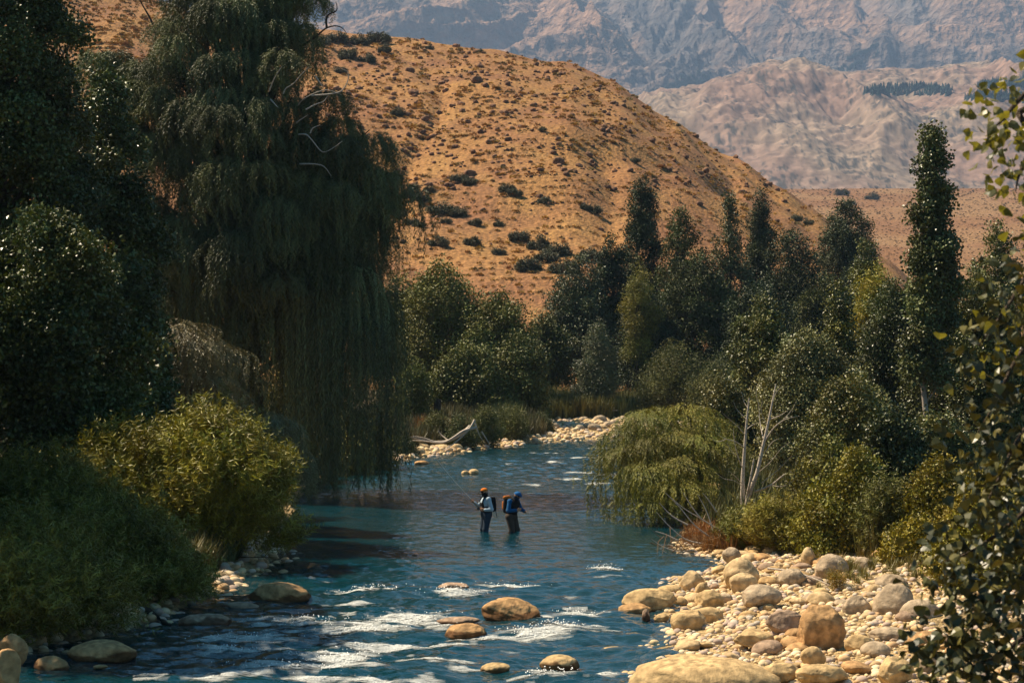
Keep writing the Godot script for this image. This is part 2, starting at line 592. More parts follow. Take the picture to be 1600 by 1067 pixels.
func build_boulders() -> void:
	# seen middle, seen waterline or foot, width, height, tone, wet or dry, look, label, cuts
	var list := [
		[1102, 1082, 232, 44, 0, 0, 0.2, "huge smooth tan boulder dome at the river's edge"],
		[1288, 1008, 82, 62, 5, 0, 0.9, "blocky brown boulder with a dark overhanging side"],
		[1402, 965, 68, 50, 2, 0, 0.3, "round grey boulder leaning against a flatter grey one"],
		[1442, 975, 66, 36, 2, 0, 0.3, "flat oval grey boulder beside the round grey one"],
		[1016, 946, 84, 24, 0, 0, 0.3, "long low tan boulder at the tip of the gravel bar"],
		[992, 957, 54, 13, 5, 1, 0.5, "small wet ridge of rock beside the long tan boulder"],
		[1079, 979, 58, 24, 0, 0, 0.4, "pale pointed boulder at the edge of the shallows"],
		[1081, 917, 40, 24, 3, 0, 0.7, "knobbly pale boulder standing alone in the backwater"],
		[1160, 908, 56, 34, 3, 0, 0.3, "big rounded cream boulder beside the driftwood pile"],
		[1162, 918, 44, 22, 3, 0, 0.3, "small rounded cream boulder under the big cream one"],
		[1144, 872, 28, 16, 2, 0, 0.3, "small grey boulder touching the driftwood pile"],
		[1302, 904, 52, 36, 2, 0, 0.3, "domed grey boulder under the green bushes"],
		[1264, 878, 24, 22, 3, 0, 0.6, "upright pale stone among the low plants"],
		[1350, 892, 36, 20, 2, 0, 0.5, "grey boulder between the dome and the brown boulder"],
		[1388, 882, 50, 24, 5, 0, 0.3, "orange brown rounded boulder under the dark bush"],
		[1418, 884, 28, 18, 3, 0, 0.3, "pale round stone next to the orange brown boulder"],
		[1438, 905, 40, 26, 4, 0, 0.7, "purplish cracked boulder beside the leafy branch"],
		[1395, 925, 56, 26, 2, 0, 0.5, "long grey boulder sloping toward the river"],
		[1368, 930, 30, 16, 3, 0, 0.3, "white flat stone in front of the long grey boulder"],
		[1340, 960, 44, 28, 2, 0, 0.6, "low grey boulder beside the yellow plant"],
		[1228, 985, 60, 30, 4, 0, 0.9, "reddish squared boulder half buried in cobbles"],
		[1190, 940, 64, 24, 2, 0, 0.4, "broad grey boulder half buried in cobbles"],
		[1110, 945, 44, 22, 0, 0, 0.5, "pale block at the inner edge of the shallows"],
		[1105, 968, 56, 18, 0, 0, 0.4, "low tan slab reaching into the shallows"],
		[1240, 910, 46, 20, 2, 0, 0.4, "grey flat boulder below the low plants"],
		[1100, 930, 26, 20, 0, 0, 0.8, "small angular stone in front of the backwater"],
		[1180, 1005, 62, 20, 0, 0, 0.5, "wide tan slab at the shore of cobbles"],
		[1222, 1058, 62, 20, 0, 0, 0.4, "long tan boulder behind the huge dome"],
		[1286, 1062, 82, 20, 0, 0, 0.4, "flat tan boulder beside a shaded puddle"],
		[1272, 1033, 40, 22, 0, 0, 0.4, "rounded tan boulder above the flat one"],
		[1400, 1064, 60, 36, 0, 0, 0.8, "squared tan boulder near the leafy sprig"],
		[1345, 1015, 44, 22, 0, 0, 0.4, "smooth tan boulder beside the blocky brown one"],
		[1445, 1010, 56, 22, 5, 0, 0.9, "flat tan block beneath the leafy branch"],
		[1452, 1048, 36, 40, 2, 0, 0.8, "upright grey block beneath the leafy branch"],
		[1390, 1000, 60, 18, 2, 0, 0.4, "pale grey slab sunk in sand"],
		[798, 968, 86, 30, 5, 2, 0.8, "peaked brown boulder in the middle of the rapids"],
		[727, 997, 62, 20, 5, 2, 0.6, "wedge shaped wet boulder with foam at its foot"],
		[710, 921, 50, 9, 4, 2, 0.5, "dark wet boulder at the head of the rapids"],
		[715, 974, 66, 8, 4, 2, 0.4, "dark drowned boulder beside the peaked brown one"],
		[774, 1050, 46, 13, 0, 2, 0.3, "small round topped tan boulder in the rapids"],
		[874, 1044, 60, 18, 0, 2, 0.4, "round tan boulder with a wet brown skirt"],
		[958, 1018, 36, 6, 0, 1, 0.3, "flat tan stone just breaking the water"],
		[436, 941, 90, 28, 5, 2, 0.4, "sloping tan boulder beside the golden shrub"],
		[374, 951, 56, 8, 4, 1, 0.3, "flat wet stone beside the sloping tan boulder"],
		[154, 1032, 102, 26, 5, 2, 0.4, "long two humped tan boulder in shaded water"],
		[76, 1048, 54, 20, 5, 2, 0.6, "pointed tan boulder beside the two humped one"],
		[156, 1043, 22, 4, 5, 1, 0.3, "tiny tan stone in front of the two humped boulder"],
		[14, 1030, 50, 36, 5, 0, 0.9, "rough brown boulder at the shaded shore"],
		[6, 1064, 56, 48, 5, 0, 0.9, "craggy brown boulder below the rough brown one"],
		[318, 980, 80, 18, 4, 2, 0.6, "black wet boulder in the shade of the golden shrub"],
		[740, 741, 16, 8, 3, 1, 0.3, "larger of two round pale stones out in the river"],
		[727, 741, 12, 6, 3, 1, 0.3, "smaller of two round pale stones out in the river"],
		[658, 726, 22, 6, 5, 1, 0.4, "tan stone in the river off the driftwood"],
		[1010, 968, 14, 16, 4, 2, 0.8, "small dark wet stone off the gravel bar"],
		[1034, 968, 24, 9, 0, 1, 0.4, "low tan stone off the gravel bar"]]
	var k := 0
	for e in list:
		k += 1
		var lift: float = 0.0 if e[5] > 0 else (0.28 if e[0] > 1130 else 0.12)
		var d: float = (EYE - lift) * FOCAL / (e[1] - 550.0)
		var w: float = e[2] * d / FOCAL * 1.06
		var h: float = e[3] * d / FOCAL + w * 0.02
		var deep: float = w * pick(0.6, 0.85)
		var look: float = e[6]
		var s := rock(900 + k, 16 if e[2] > 40 else 10, 5 + int(look * 14.0), 0.9 - look * 0.33, 0.05 + look * 0.1, Vector3(1, 1, 1))
		# a stone sits with a third of itself under the ground or the water
		var tall := h * 1.55
		for q in s.v.size():
			var p := s.v[q]
			s.v[q] = Vector3(p.x * w, p.y * tall, p.z * deep)
		s.smooth()
		var o_y := lift + h - tall * 0.5
		if e[5] == 2:
			# the splashed foot of a river stone is wet and dark up to an uneven line
			for q in s.v.size():
				var p := s.v[q]
				var line: float = h * 0.42 + (noise_a.get_noise_2d(p.x * 25.0 / w, k * 30.0) + noise_a.get_noise_2d(p.x * 70.0 / w, k * 30.0) * 0.5) * h * 0.35
				var dry := smoothstep(line - 0.02, line + 0.02, p.y + o_y)
				s.c.append(Color(0.30, 0.24, 0.2).lerp(Color.WHITE, dry))
		var o := single("boulder", s.mesh(), stone_material(e[4]), e[7], "boulder", "large stones in and beside the river")
		o.position = Vector3((e[0] - 800.0) * d / FOCAL, o_y, -d - deep * 0.3)
		o.rotation = Vector3(pick(-0.08, 0.08), pick(-0.3, 0.3), pick(-0.06, 0.06))
		landmarks.append([o.position, " ".join(Array(e[7].split(" ")).slice(0, 4))])
	# cobbles
	var forms := []
	for q in 9:
		forms.append(rock(40 + q, 6, 5 + q, 0.72, 0.08, Vector3(1, pick(0.5, 0.75), pick(0.65, 0.95))).mesh())
	var done := 0
	var tries := 0
	while done < 235 and tries < 5000:
		tries += 1
		var d := pick(33.0, 57.0)
		var x := pick(1.0, 12.0)
		var s := ashore(x, d)
		if s < 0.02 or s > 7.0 or x / d > 0.235 or rng.randf() < s * 0.07 or d > 50.5 and s > 1.5:
			continue
		var size := pick(0.16, 0.3) if rng.randf() < 0.6 else pick(0.3, 0.62)
		var tone: int = [0, 0, 3, 3, 1, 2, 5, 4][rng.randi() % 8]
		var o := single("cobble", forms[rng.randi() % 9], stone_material(tone), "%s %s cobble on the gravel bar by the %s" % ["big" if size > 0.42 else "middling" if size > 0.25 else "little", ["tan", "ochre", "grey", "cream", "purplish", "brown"][tone], beside(Vector3(x, 0.2, -d))], "cobble", "cobbles on the sunlit gravel bar")
		o.position = Vector3(x, ground_height(x, -d) + size * 0.12, -d)
		o.rotation = Vector3(pick(-0.2, 0.2), pick(0, TAU), pick(-0.2, 0.2))
		o.scale = Vector3(size, size * pick(0.65, 0.95), size)
		done += 1
	done = 0
	tries = 0
	while done < 65 and tries < 3000:
		tries += 1
		var d := pick(102.0, 150.0)
		var x := pick(-7.0, 9.0)
		var s := ashore(x, d)
		if s < 0.1 or s > (3.0 if x < 0.0 else 9.0) or x > 12.0 or (x > -1.5 and x < 0.5):
			continue
		var size := pick(0.35, 1.0)
		var far_tone: int = [3, 2, 2, 3, 0][rng.randi() % 5]
		var o := single("cobble", forms[rng.randi() % 9], stone_material(far_tone), "%s %s stone on the far shingle %s" % ["big" if size > 0.75 else "middling" if size > 0.5 else "small", ["tan", "ochre", "grey", "cream"][far_tone], ("under the stranded driftwood" if x < -2.0 else "beside the driftwood point") + (" at the water" if s < 1.0 else " away from the water") if x < 0.6 else ("at the water below the brush heap" if s < 2.5 else "between the water and the brush heap" if s < 6.0 else "beside the brush heap")], "cobble", "pale stones on the far shingle bank")
		o.position = Vector3(x, ground_height(x, -d) + size * 0.1, -d)
		o.rotation = Vector3(pick(-0.2, 0.2), pick(0, TAU), pick(-0.2, 0.2))
		o.scale = Vector3.ONE * size
		done += 1
	# pebbles past counting
	var places := []
	var tints := PackedColorArray()
	tries = 0
	while places.size() < 11500 and tries < 60000:
		tries += 1
		var d := pick(31.0, 58.0)
		var x := pick(0.5, 13.0)
		var s := ashore(x, d)
		if s < -0.5 or s > 8.0:
			continue
		var size := 0.03 + 0.2 * pow(rng.randf(), 2.2)
		places.append(Transform3D(Basis.from_euler(Vector3(pick(-0.4, 0.4), pick(0, TAU), pick(-0.4, 0.4))).scaled(Vector3.ONE * size), Vector3(x, ground_height(x, -d) + size * 0.1, -d)))
		tints.append(stone_tones()[rng.randi() % 6] * pick(1.0, 1.4))
	var far_count := 0
	while far_count < 1500 and tries < 90000:
		tries += 1
		var d := pick(100.0, 150.0)
		var x := pick(-7.0, 12.0)
		var s := ashore(x, d)
		if s < -0.2 or s > (3.0 if x < 0.0 else 9.0):
			continue
		far_count += 1
		var size := pick(0.15, 0.45)
		places.append(Transform3D(Basis.from_euler(Vector3(pick(-0.4, 0.4), pick(0, TAU), pick(-0.4, 0.4))).scaled(Vector3.ONE * size), Vector3(x, ground_height(x, -d) + size * 0.1, -d)))
		tints.append(stone_tones()[rng.randi() % 6] * pick(1.1, 1.4))
	while places.size() < 13600:
		var d := pick(36.0, 56.0)
		var x := pick(-10.5, -5.0)
		var s := ashore(x, d)
		if s < -1.4 or s > 0.8:
			continue
		var size := pick(0.06, 0.35)
		places.append(Transform3D(Basis.from_euler(Vector3(pick(-0.4, 0.4), pick(0, TAU), pick(-0.4, 0.4))).scaled(Vector3.ONE * size), Vector3(x, ground_height(x, -d) + size * 0.1, -d)))
		tints.append(stone_tones()[rng.randi() % 6] * pick(0.8, 1.2))
	var pebble := surface("pebble", Color.WHITE, 0.85)
	var o := scatter(numbered("river_pebbles"), rock(77, 3, 5, 0.75, 0.08, Vector3(1, 0.65, 0.8)).mesh(), pebble, places, tints, self)
	tag(o, "small tan pebbles and gravel strewn along the banks", "gravel", "", "stuff")


# ---------------------------------------------------------------- leaves and plants

# one folded leaf: root, two sides, tip
func leaf(s: Shape, root: Vector3, along: Vector3, face: Vector3, length: float, width: float, tint: Color) -> void:
	var side := along.cross(face).normalized()
	if side.length_squared() < 0.5:
		side = Vector3.RIGHT
	var up := side.cross(along)
	var first := s.v.size()
	s.v.append(root)
	s.v.append(root + along * length * 0.42 + side * width * 0.5 + up * width * 0.15)
	s.v.append(root + along * length * 0.42 - side * width * 0.5 + up * width * 0.15)
	s.v.append(root + along * length)
	for k in 4:
		s.c.append(tint)
	s.tri(first, first + 1, first + 3)
	s.tri(first, first + 3, first + 2)


func somewhere(r: RandomNumberGenerator) -> Vector3:
	return Vector3(r.randfn(), r.randfn(), r.randfn()).normalized()


func shade(r: RandomNumberGenerator, low: float, high: float) -> Color:
	var k := r.randf_range(low, high)
	var warm := r.randf_range(-0.12, 0.12)
	return Color(k * (1.0 + warm), k, k * (1.0 - warm))


# a bunch of leaves on short twigs, spread through a ball
func bunch(seed_value: int, count: int, radius: float, length: float, width: float) -> ArrayMesh:
	var r := RandomNumberGenerator.new()
	r.seed = seed_value
	var s := Shape.new()
	for k in count:
		var p := somewhere(r) * radius * pow(r.randf(), 0.45)
		var along := (somewhere(r) + p.normalized() * 0.5 + Vector3(0, -0.35, 0)).normalized()
		leaf(s, p, along, (somewhere(r) + Vector3(0, 0.5, 0)).normalized(), length * r.randf_range(0.7, 1.25), width * r.randf_range(0.8, 1.2), shade(r, 0.6, 1.4))
	return s.mesh()


# an upright shoot with narrow leaves
func shoot(seed_value: int, tall: float, count: int, length: float, width: float, bend: float) -> ArrayMesh:
	var r := RandomNumberGenerator.new()
	r.seed = seed_value
	var s := Shape.new()
	for k in count:
		var t := r.randf_range(0.08, 1.0)
		var p := Vector3(bend * t * t * tall, t * tall, 0) + somewhere(r) * 0.03
		var a := r.randf() * TAU
		var along := Vector3(cos(a) * 0.75, r.randf_range(0.25, 0.9), sin(a) * 0.75).normalized()
		leaf(s, p, along, somewhere(r), length * r.randf_range(0.7, 1.3), width, shade(r, 0.6, 1.4))
	for k in 3:
		var first := s.v.size()
		var a := TAU * k / 3.0
		s.v.append(Vector3(cos(a) * 0.006, 0, sin(a) * 0.006))
		s.v.append(Vector3(cos(a + 2.1) * 0.006, 0, sin(a + 2.1) * 0.006))
		s.v.append(Vector3(bend * tall, tall, 0))
		for j in 3:
			s.c.append(Color(1.2, 0.9, 0.8))
		s.tri(first, first + 1, first + 2)
	return s.mesh()


# a weeping twig: it arches out along x and then hangs straight down
func weeper(seed_value: int, hang: float, count: int, length: float, width: float, out: float) -> ArrayMesh:
	var r := RandomNumberGenerator.new()
	r.seed = seed_value
	var s := Shape.new()
	var last := Vector3.ZERO
	var pts := []
	for k in 13:
		var t := k / 12.0
		var x := out * (1.0 - exp(-t * 5.0)) + 0.05 * sin(t * 9.0 + seed_value)
		var y := 0.16 * out * sin(minf(t * 6.0, PI)) - hang * pow(t, 1.25)
		pts.append(Vector3(x, y, 0.04 * sin(t * 7.0 + seed_value * 2)))
	for k in count:
		var f := r.randf() * 11.999
		var a: Vector3 = pts[int(f)]
		var b: Vector3 = pts[int(f) + 1]
		var p := a.lerp(b, f - int(f)) + somewhere(r) * 0.05
		var g := r.randf() * TAU
		var along := ((b - a).normalized() * 1.1 + Vector3(cos(g), -0.4, sin(g)) * 0.7).normalized()
		leaf(s, p, along, somewhere(r), length * r.randf_range(0.7, 1.3), width, shade(r, 0.6, 1.4))
	return s.mesh()


# a tussock of blades
func tussock(seed_value: int, count: int, tall: float, width: float, spread: float) -> ArrayMesh:
	var r := RandomNumberGenerator.new()
	r.seed = seed_value
	var s := Shape.new()
	for k in count:
		var a := r.randf() * TAU
		var root := Vector3(cos(a), 0, sin(a)) * spread * 0.35 * sqrt(r.randf())
		var lean := Vector3(cos(a), 0, sin(a)) * spread * r.randf() + somewhere(r) * 0.1 * tall
		var h := tall * r.randf_range(0.5, 1.0)
		var side := Vector3(-sin(a), 0, cos(a)) * width
		var first := s.v.size()
		s.v.append(root - side)
		s.v.append(root + side)
		s.v.append(root + lean * 0.35 + Vector3(0, h * 0.62, 0) - side * 0.7)
		s.v.append(root + lean * 0.35 + Vector3(0, h * 0.62, 0) + side * 0.7)
		s.v.append(root + lean + Vector3(0, h, 0))
		var c := shade(r, 0.65, 1.35)
		for j in 5:
			s.c.append(c)
		s.tri(first, first + 1, first + 3)
		s.tri(first, first + 3, first + 2)
		s.tri(first + 2, first + 3, first + 4)
	return s.mesh()


# a low cushion of stiff dry stalks
func cushion(seed_value: int, count: int) -> ArrayMesh:
	var r := RandomNumberGenerator.new()
	r.seed = seed_value
	var s := Shape.new()
	for k in count:
		var dir := somewhere(r)
		dir.y = absf(dir.y)
		leaf(s, dir * Vector3(0.28, 0.16, 0.28), (dir + somewhere(r) * 0.5 + Vector3(0, 0.4, 0)).normalized(), somewhere(r), r.randf_range(0.2, 0.4), 0.13, shade(r, 0.7, 1.3))
	return s.mesh()


func make_leaf_shapes() -> void:
	shapes.poplar = bunch(1, 36, 0.42, 0.105, 0.095)
	shapes.poplar_fine = bunch(2, 40, 0.4, 0.085, 0.07)
	shapes.broad = bunch(3, 46, 0.6, 0.16, 0.11)
	shapes.column = bunch(4, 46, 0.55, 0.15, 0.1)
	shapes.fine = bunch(5, 60, 0.6, 0.15, 0.045)
	shapes.sprig = shoot(6, 0.75, 34, 0.12, 0.022, 0.25)
	shapes.spray = shoot(7, 1.3, 50, 0.17, 0.035, 0.3)
	shapes.weep_short = weeper(8, 1.9, 100, 0.15, 0.026, 0.55)
	shapes.weep_long = weeper(9, 6.0, 230, 0.16, 0.03, 0.8)
	shapes.weep_bush = weeper(10, 1.5, 95, 0.12, 0.022, 0.7)
	shapes.tussock = tussock(11, 44, 0.6, 0.012, 0.34)
	shapes.reed = tussock(12, 34, 1.2, 0.018, 0.4)
	shapes.hill_tuft = cushion(13, 46)
	shapes.hill_bush = bunch(14, 60, 0.5, 0.2, 0.13)


# outline of a crown: radius against height, both as parts of one
var crown_forms := {
	"column": [[0.0, 0.5], [0.12, 0.85], [0.4, 1.0], [0.7, 0.85], [0.88, 0.55], [1.0, 0.12]],
	"cone": [[0.0, 0.8], [0.2, 1.0], [0.5, 0.85], [0.8, 0.45], [1.0, 0.08]],
	"round": [[0.0, 0.6], [0.2, 0.92], [0.45, 1.0], [0.7, 0.85], [0.9, 0.5], [1.0, 0.18]],
	"mound": [[0.0, 0.95], [0.25, 1.0], [0.5, 0.9], [0.75, 0.68], [0.92, 0.38], [1.0, 0.12]],
	"spire": [[0.0, 0.9], [0.25, 1.0], [0.45, 0.95], [0.62, 0.75], [0.76, 0.6], [0.9, 0.42], [1.0, 0.12]]}


# a tree or shrub: trunk and limbs, and a crown of many leaf bunches gathered into clumps that leave gaps
func plant(called: String, label: String, category: String, group: String, where: Vector3, height: float, half: float, low: float, form: String, leaves: String, material: Material, tint: Color, clumps: int, bunches: int, bark: Material, opts := {}) -> Node3D:
	var o := thing(called, label, category, where, 0.0, group)
	var outline: Array = crown_forms[form]
	var lobes := []
	var size: float = opts.get("lobe", 0.42)
	for k in clumps:
		var t := (k + rng.randf()) / clumps
		t = pow(t, 0.9)
		var r := table(outline, t) * half
		var a := k * 2.399 + pick(-0.5, 0.5)
		var lobe := clampf(r * pick(size * 0.55, size * 1.25), half * 0.13, half * 0.55)
		var dist := maxf(0.0, r * pick(0.75, 1.25) - lobe * 0.7) * sqrt(pick(0.3, 1.0))
		lobes.append([Vector3(cos(a) * dist, low + (height - low) * t - lobe * t * 0.6, sin(a) * dist * 0.9), lobe])
	# wood
	var w := Shape.new()
	var girth: float = opts.get("girth", height * 0.016)
	var trunk := []
	var radii := []
	var bend := Vector3(pick(-0.04, 0.04), 0, pick(-0.04, 0.04)) * height
	var stems: int = opts.get("stems", 1)
	for k in 8:
		var t := k / 7.0
		trunk.append(Vector3(0, -0.25, 0).lerp(Vector3(0, height * 0.93, 0), t) + bend * sin(t * 3.0) + Vector3(noise_a.get_noise_2d(t * 40.0, where.x * 9.0), 0, noise_a.get_noise_2d(t * 40.0, where.z * 9.0)) * 0.02 * height)
		radii.append(girth * (1.0 - 0.9 * t) + (girth * 0.35 if k == 0 else 0.0))
	if stems == 1:
		w.tube(trunk, radii, 8)
	else:
		for q in stems:
			var a := TAU * q / stems + pick(-0.3, 0.3)
			var tip := Vector3(cos(a) * half * 0.55, height * pick(0.6, 0.85), sin(a) * half * 0.5)
			w.tube([Vector3(0, -0.2, 0), Vector3(tip.x * 0.25, tip.y * 0.3, tip.z * 0.25), Vector3(tip.x * 0.6, tip.y * 0.65, tip.z * 0.6), tip], [girth * 0.7, girth * 0.55, girth * 0.35, girth * 0.1], 6)
	for e in lobes:
		var p: Vector3 = e[0]
		var t := clampf((p.y - half * 0.5) / height, 0.08, 0.85)
		var f := t * 7.0
		var root: Vector3 = trunk[int(f)].lerp(trunk[mini(int(f) + 1, 7)], f - int(f))
		if stems > 1:
			root = Vector3(p.x * 0.3, p.y * 0.4, p.z * 0.3)
		var mid := root.lerp(p, 0.55) + Vector3(0, (p.y - root.y) * -0.12, 0)
		var g := girth * 0.32 * (1.0 - t * 0.6)
		w.tube([root, mid, p], [g, g * 0.6, g * 0.15], 5)
	part("trunk", w.mesh(), bark, o)
	# crown
	var weights := 0.0
	for e in lobes:
		weights += e[1] * e[1]
	var places := []
	var tints := PackedColorArray()
	var grow: float = opts.get("grow", 1.0) * 1.08
	var upright: float = opts.get("upright", 0.0)
	var vary: float = opts.get("vary", 0.3)
	for e in lobes:
		var count := int(0.8 * bunches * e[1] * e[1] / weights)
		var own := pick(1.0 - vary, 1.0 + vary)
		var hue := pick(-0.1, 0.1)
		for k in count:
			var dir := somewhere(rng)
			if dir.y < -0.2 and rng.randf() < 0.75:
				dir.y = -dir.y
			var p: Vector3 = e[0] + dir * e[1] * (0.5 + 0.55 * sqrt(rng.randf())) * Vector3(1.0, opts.get("stretch", 1.0), 1.0)
			if rng.randf() < 0.1:
				p += dir * e[1] * pick(0.15, 0.55) + Vector3(0, e[1] * pick(0.0, 0.5), 0)
			if p.y < low * 0.6 - 0.2 or p.y < 0.05:
				p.y = maxf(low * 0.6, 0.05) + pick(0.0, 0.3)
			var basis: Basis
			if upright > 0.0:
				var up := (Vector3.UP * upright + Vector3(p.x, 0, p.z).normalized() * pick(0.1, 0.9) + somewhere(rng) * 0.35).normalized()
				var x := up.cross(Vector3(sin(k * 1.3), 0.1, cos(k * 1.3))).normalized()
				basis = Basis(x, up, x.cross(up))
			else:
				basis = Basis(somewhere(rng), pick(0, TAU))
			places.append(Transform3D(basis.scaled(Vector3.ONE * grow * pick(0.7, 1.25)), p))
			var q := own * pick(0.8, 1.2)
			tints.append(Color(tint.r * q * 0.86 * (1.0 + hue), tint.g * q * 1.02, tint.b * q * 0.7 * (1.0 - hue)))
	scatter("crown", shapes[leaves], material, places, tints, o)
	return o


# stand a plant by where it is seen: middle, distance, top, half width
func stand(called: String, label: String, category: String, group: String, px: float, d: float, top: float, half_px: float, low_part: float, form: String, leaves: String, material: Material, tint: Color, clumps: int, bunches: int, bark: Material, opts := {}) -> Node3D:
	var x := (px - 800.0) * d / FOCAL
	var y: float = ground_height(x, -d) if d < 170.0 else maxf(ground_height(x, -d), hill_height(x / d, d))
	if opts.has("foot"):
		y = opts.foot
	var height := EYE + (550.0 - top) * d / FOCAL - y
	return plant(called, label, category, group, Vector3(x, y - 0.05, -d), height, half_px * d / FOCAL, height * low_part, form, leaves, material, tint, clumps, bunches, bark, opts)


# a weeping crown: every head is a spring of hanging twigs [position, radius, twigs, hang, long or short]
func weeping(parent: Node3D, heads: Array, material: Material, tint: Color, vary: float, short_shape: String) -> void:
	var near_places := []
	var near_tints := PackedColorArray()
	var long_places := []
	var long_tints := PackedColorArray()
	for h in heads:
		var own := pick(1.0 - vary, 1.0 + vary)
		var hue := pick(-0.08, 0.08)
		for k in int(h[2] * 0.85):
			var a := pick(0, TAU)
			var r: float = h[1] * sqrt(rng.randf())
			var p: Vector3 = h[0] + Vector3(cos(a) * r, -0.55 * r * r / maxf(h[1], 0.1) + pick(-0.15, 0.1), sin(a) * r)
			var turn := a + pick(-0.9, 0.9)
			var q := own * pick(0.75, 1.25)
			var c := Color(tint.r * q * (1.0 + hue), tint.g * q, tint.b * q * (1.0 - hue))
			if h[4]:
				var drop: float = h[3] * pick(0.55, 1.0)
				if h[0].y + parent.position.y - drop < 0.08:
					drop = maxf(0.5, p.y + parent.position.y - absf(rng.randfn(0.0, 1.1)))
				long_places.append(Transform3D(Basis(Vector3.UP, -turn).scaled_local(Vector3(pick(0.4, 1.1), drop / 6.0, 1.0)), p))
				long_tints.append(c)
			else:
				near_places.append(Transform3D(Basis(Vector3.UP, -turn).scaled_local(Vector3(pick(0.6, 1.3), h[3] / 1.9 * pick(0.5, 1.15), 1.0)), p))
				near_tints.append(c)
	if near_places:
		scatter("crown", shapes[short_shape], material, near_places, near_tints, parent)
	if long_places:
		scatter("hanging_curtain", shapes.weep_long, material, long_places, long_tints, parent)


func build_great_willow() -> void:
	var base := Vector3((392 - 800.0) * 79.0 / FOCAL, 0.5, -79.0)
	var o := thing("weeping_willow", "towering weeping willow whose dark curtain trails in the river", "tree", base)
	var heads := []
	# heads of hanging twigs spread unevenly through the outline of the crown
	var outline := PackedVector2Array([Vector2(290, -90), Vector2(470, -90), Vector2(485, 0), Vector2(470, 60), Vector2(478, 120), Vector2(520, 140), Vector2(560, 152), Vector2(585, 195), Vector2(605, 235), Vector2(600, 275), Vector2(570, 330), Vector2(560, 420), Vector2(420, 430), Vector2(250, 400), Vector2(200, 260), Vector2(185, 150), Vector2(130, 100), Vector2(150, 70), Vector2(225, 62), Vector2(240, 20)])
	var spots := []
	var tries := 0
	while spots.size() < 95 and tries < 4000:
		tries += 1
		var q := Vector2(pick(130, 640), pick(-90, 430))
		if not Geometry2D.is_point_in_polygon(q, outline):
			continue
		var apart := 27.0 + 16.0 * absf(noise_a.get_noise_2d(q.x, q.y))
		var free := true
		for o2 in spots:
			if ((q - o2) * Vector2(1.0, 1.25)).length() < apart:
				free = false
		if free:
			spots.append(q)
	for q in spots:
		# the crown bulges towards the river in the middle
		var middle := 1.0 - pow(clampf(absf(q.x - 390.0) / 250.0, 0.0, 1.0), 2.0)
		var off := -4.2 * middle * clampf((q.y + 120.0) / 260.0, 0.15, 1.0) + pick(-0.8, 0.8)
		var r := pick(0.45, 1.0)
		var p := at(q.x, q.y, 79.0 + off)
		heads.append([p - base, r * 0.85, 46 + 100 * r, pick(0.9, 1.9), false])
		heads.append([p - base + Vector3(pick(-0.8, 0.8), pick(-1.4, -0.4), -pick(1.2, 2.6)), 0.9, 26, pick(1.5, 2.6), false])
	for k in 40:
		var px := pick(235, 575)
		var py := pick(290, 500)
		heads.append([at(px, py, 79.0 + pick(-4.0, 3.0)) - base, pick(0.35, 0.9), pick(24, 60), pick(3.0, 9.5), true])
	for e in [[560, 300, 1.0], [585, 330, 0.5], [600, 450, -0.5], [575, 470, -1.0], [606, 300, 0.5], [545, 460, -2], [520, 470, -3], [590, 465, 0.5]]:
		heads.append([at(e[0], e[1], 79.0 + e[2]) - base, 0.5, 50, 3.2 if e[1] < 340 else 8.5, true])
	var green := leafy("willow leaf", 0.5, 0.34, Color(0.38, 0.37, 0.1))
	weeping(o, heads, green, Color(0.14, 0.148, 0.06), 0.4, "weep_short")
	# trunk and limbs
	var w := Shape.new()
	w.tube([Vector3(0.2, -0.6, 0), Vector3(0, 2.5, 0), Vector3(-0.3, 6, -0.2), Vector3(0, 9, 0), Vector3(0.1, 14, 0), Vector3(0, 19.5, 0)], [0.75, 0.55, 0.48, 0.4, 0.25, 0.08], 10)
	for k in range(0, heads.size(), 2):
		var p: Vector3 = heads[k][0]
		if p.y > 6.0:
			var root := Vector3(0, maxf(p.y * 0.62, 3.0), 0)
			w.tube([root, root.lerp(p, 0.5) + Vector3(0, 0.7, 0), p + Vector3(0, 0.05, 0)], [0.14, 0.08, 0.02], 5)
	part("trunk", w.mesh(), mats.bark, o)
	# bare grey boughs that stick out of the crown
	for path in [
		[[460, 175, -4], [468, 160, -4.5], [485, 148, -5], [510, 140, -5], [533, 148, -5]], [[486, 149, -5], [520, 146, -5], [535, 140, -5], [543, 125, -5], [543, 112, -5], [534, 108, -5]], [[477, 171, -5], [492, 163, -5], [505, 158, -5], [512, 148, -5]],
		[[442, 146, -4.5], [446, 138, -4.6], [458, 130, -4.8], [470, 116, -4.9], [482, 104, -5]], [[420, 142, -4.5], [428, 122, -4.8], [440, 103, -5]], [[422, 155, -4.5], [434, 168, -4.8]], [[462, 192, -4.6], [470, 186, -4.8], [481, 179, -5]],
		[[466, 210, -4.6], [478, 210, -5], [488, 220, -5], [503, 237, -5], [518, 232, -5], [535, 220, -5]], [[468, 256, -4.6], [490, 256, -5], [506, 260, -5], [517, 275, -5]], [[484, 208, -5], [488, 200, -5], [500, 195, -5]], [[492, 118, -5], [500, 130, -5], [504, 138, -5]]]:
		bough(o, path, 79.0, 0.034, mats.dead_wood)
	for path in [[[462, 75, -1], [480, 66, -1.5], [495, 55, -2], [508, 44, -2], [522, 40, -2], [534, 43, -2], [541, 52, -2]], [[510, 43, -2], [509, 30, -2], [513, 22, -2], [524, 17, -2], [526, 10, -2], [524, 2, -2]], [[466, 92, -1], [474, 82, -1], [482, 72, -1.6]], [[238, 38, -2], [230, 22, -2], [220, 5, -2], [212, -10, -2]]]:
		bough(o, path, 79.0, 0.05, mats.bark)


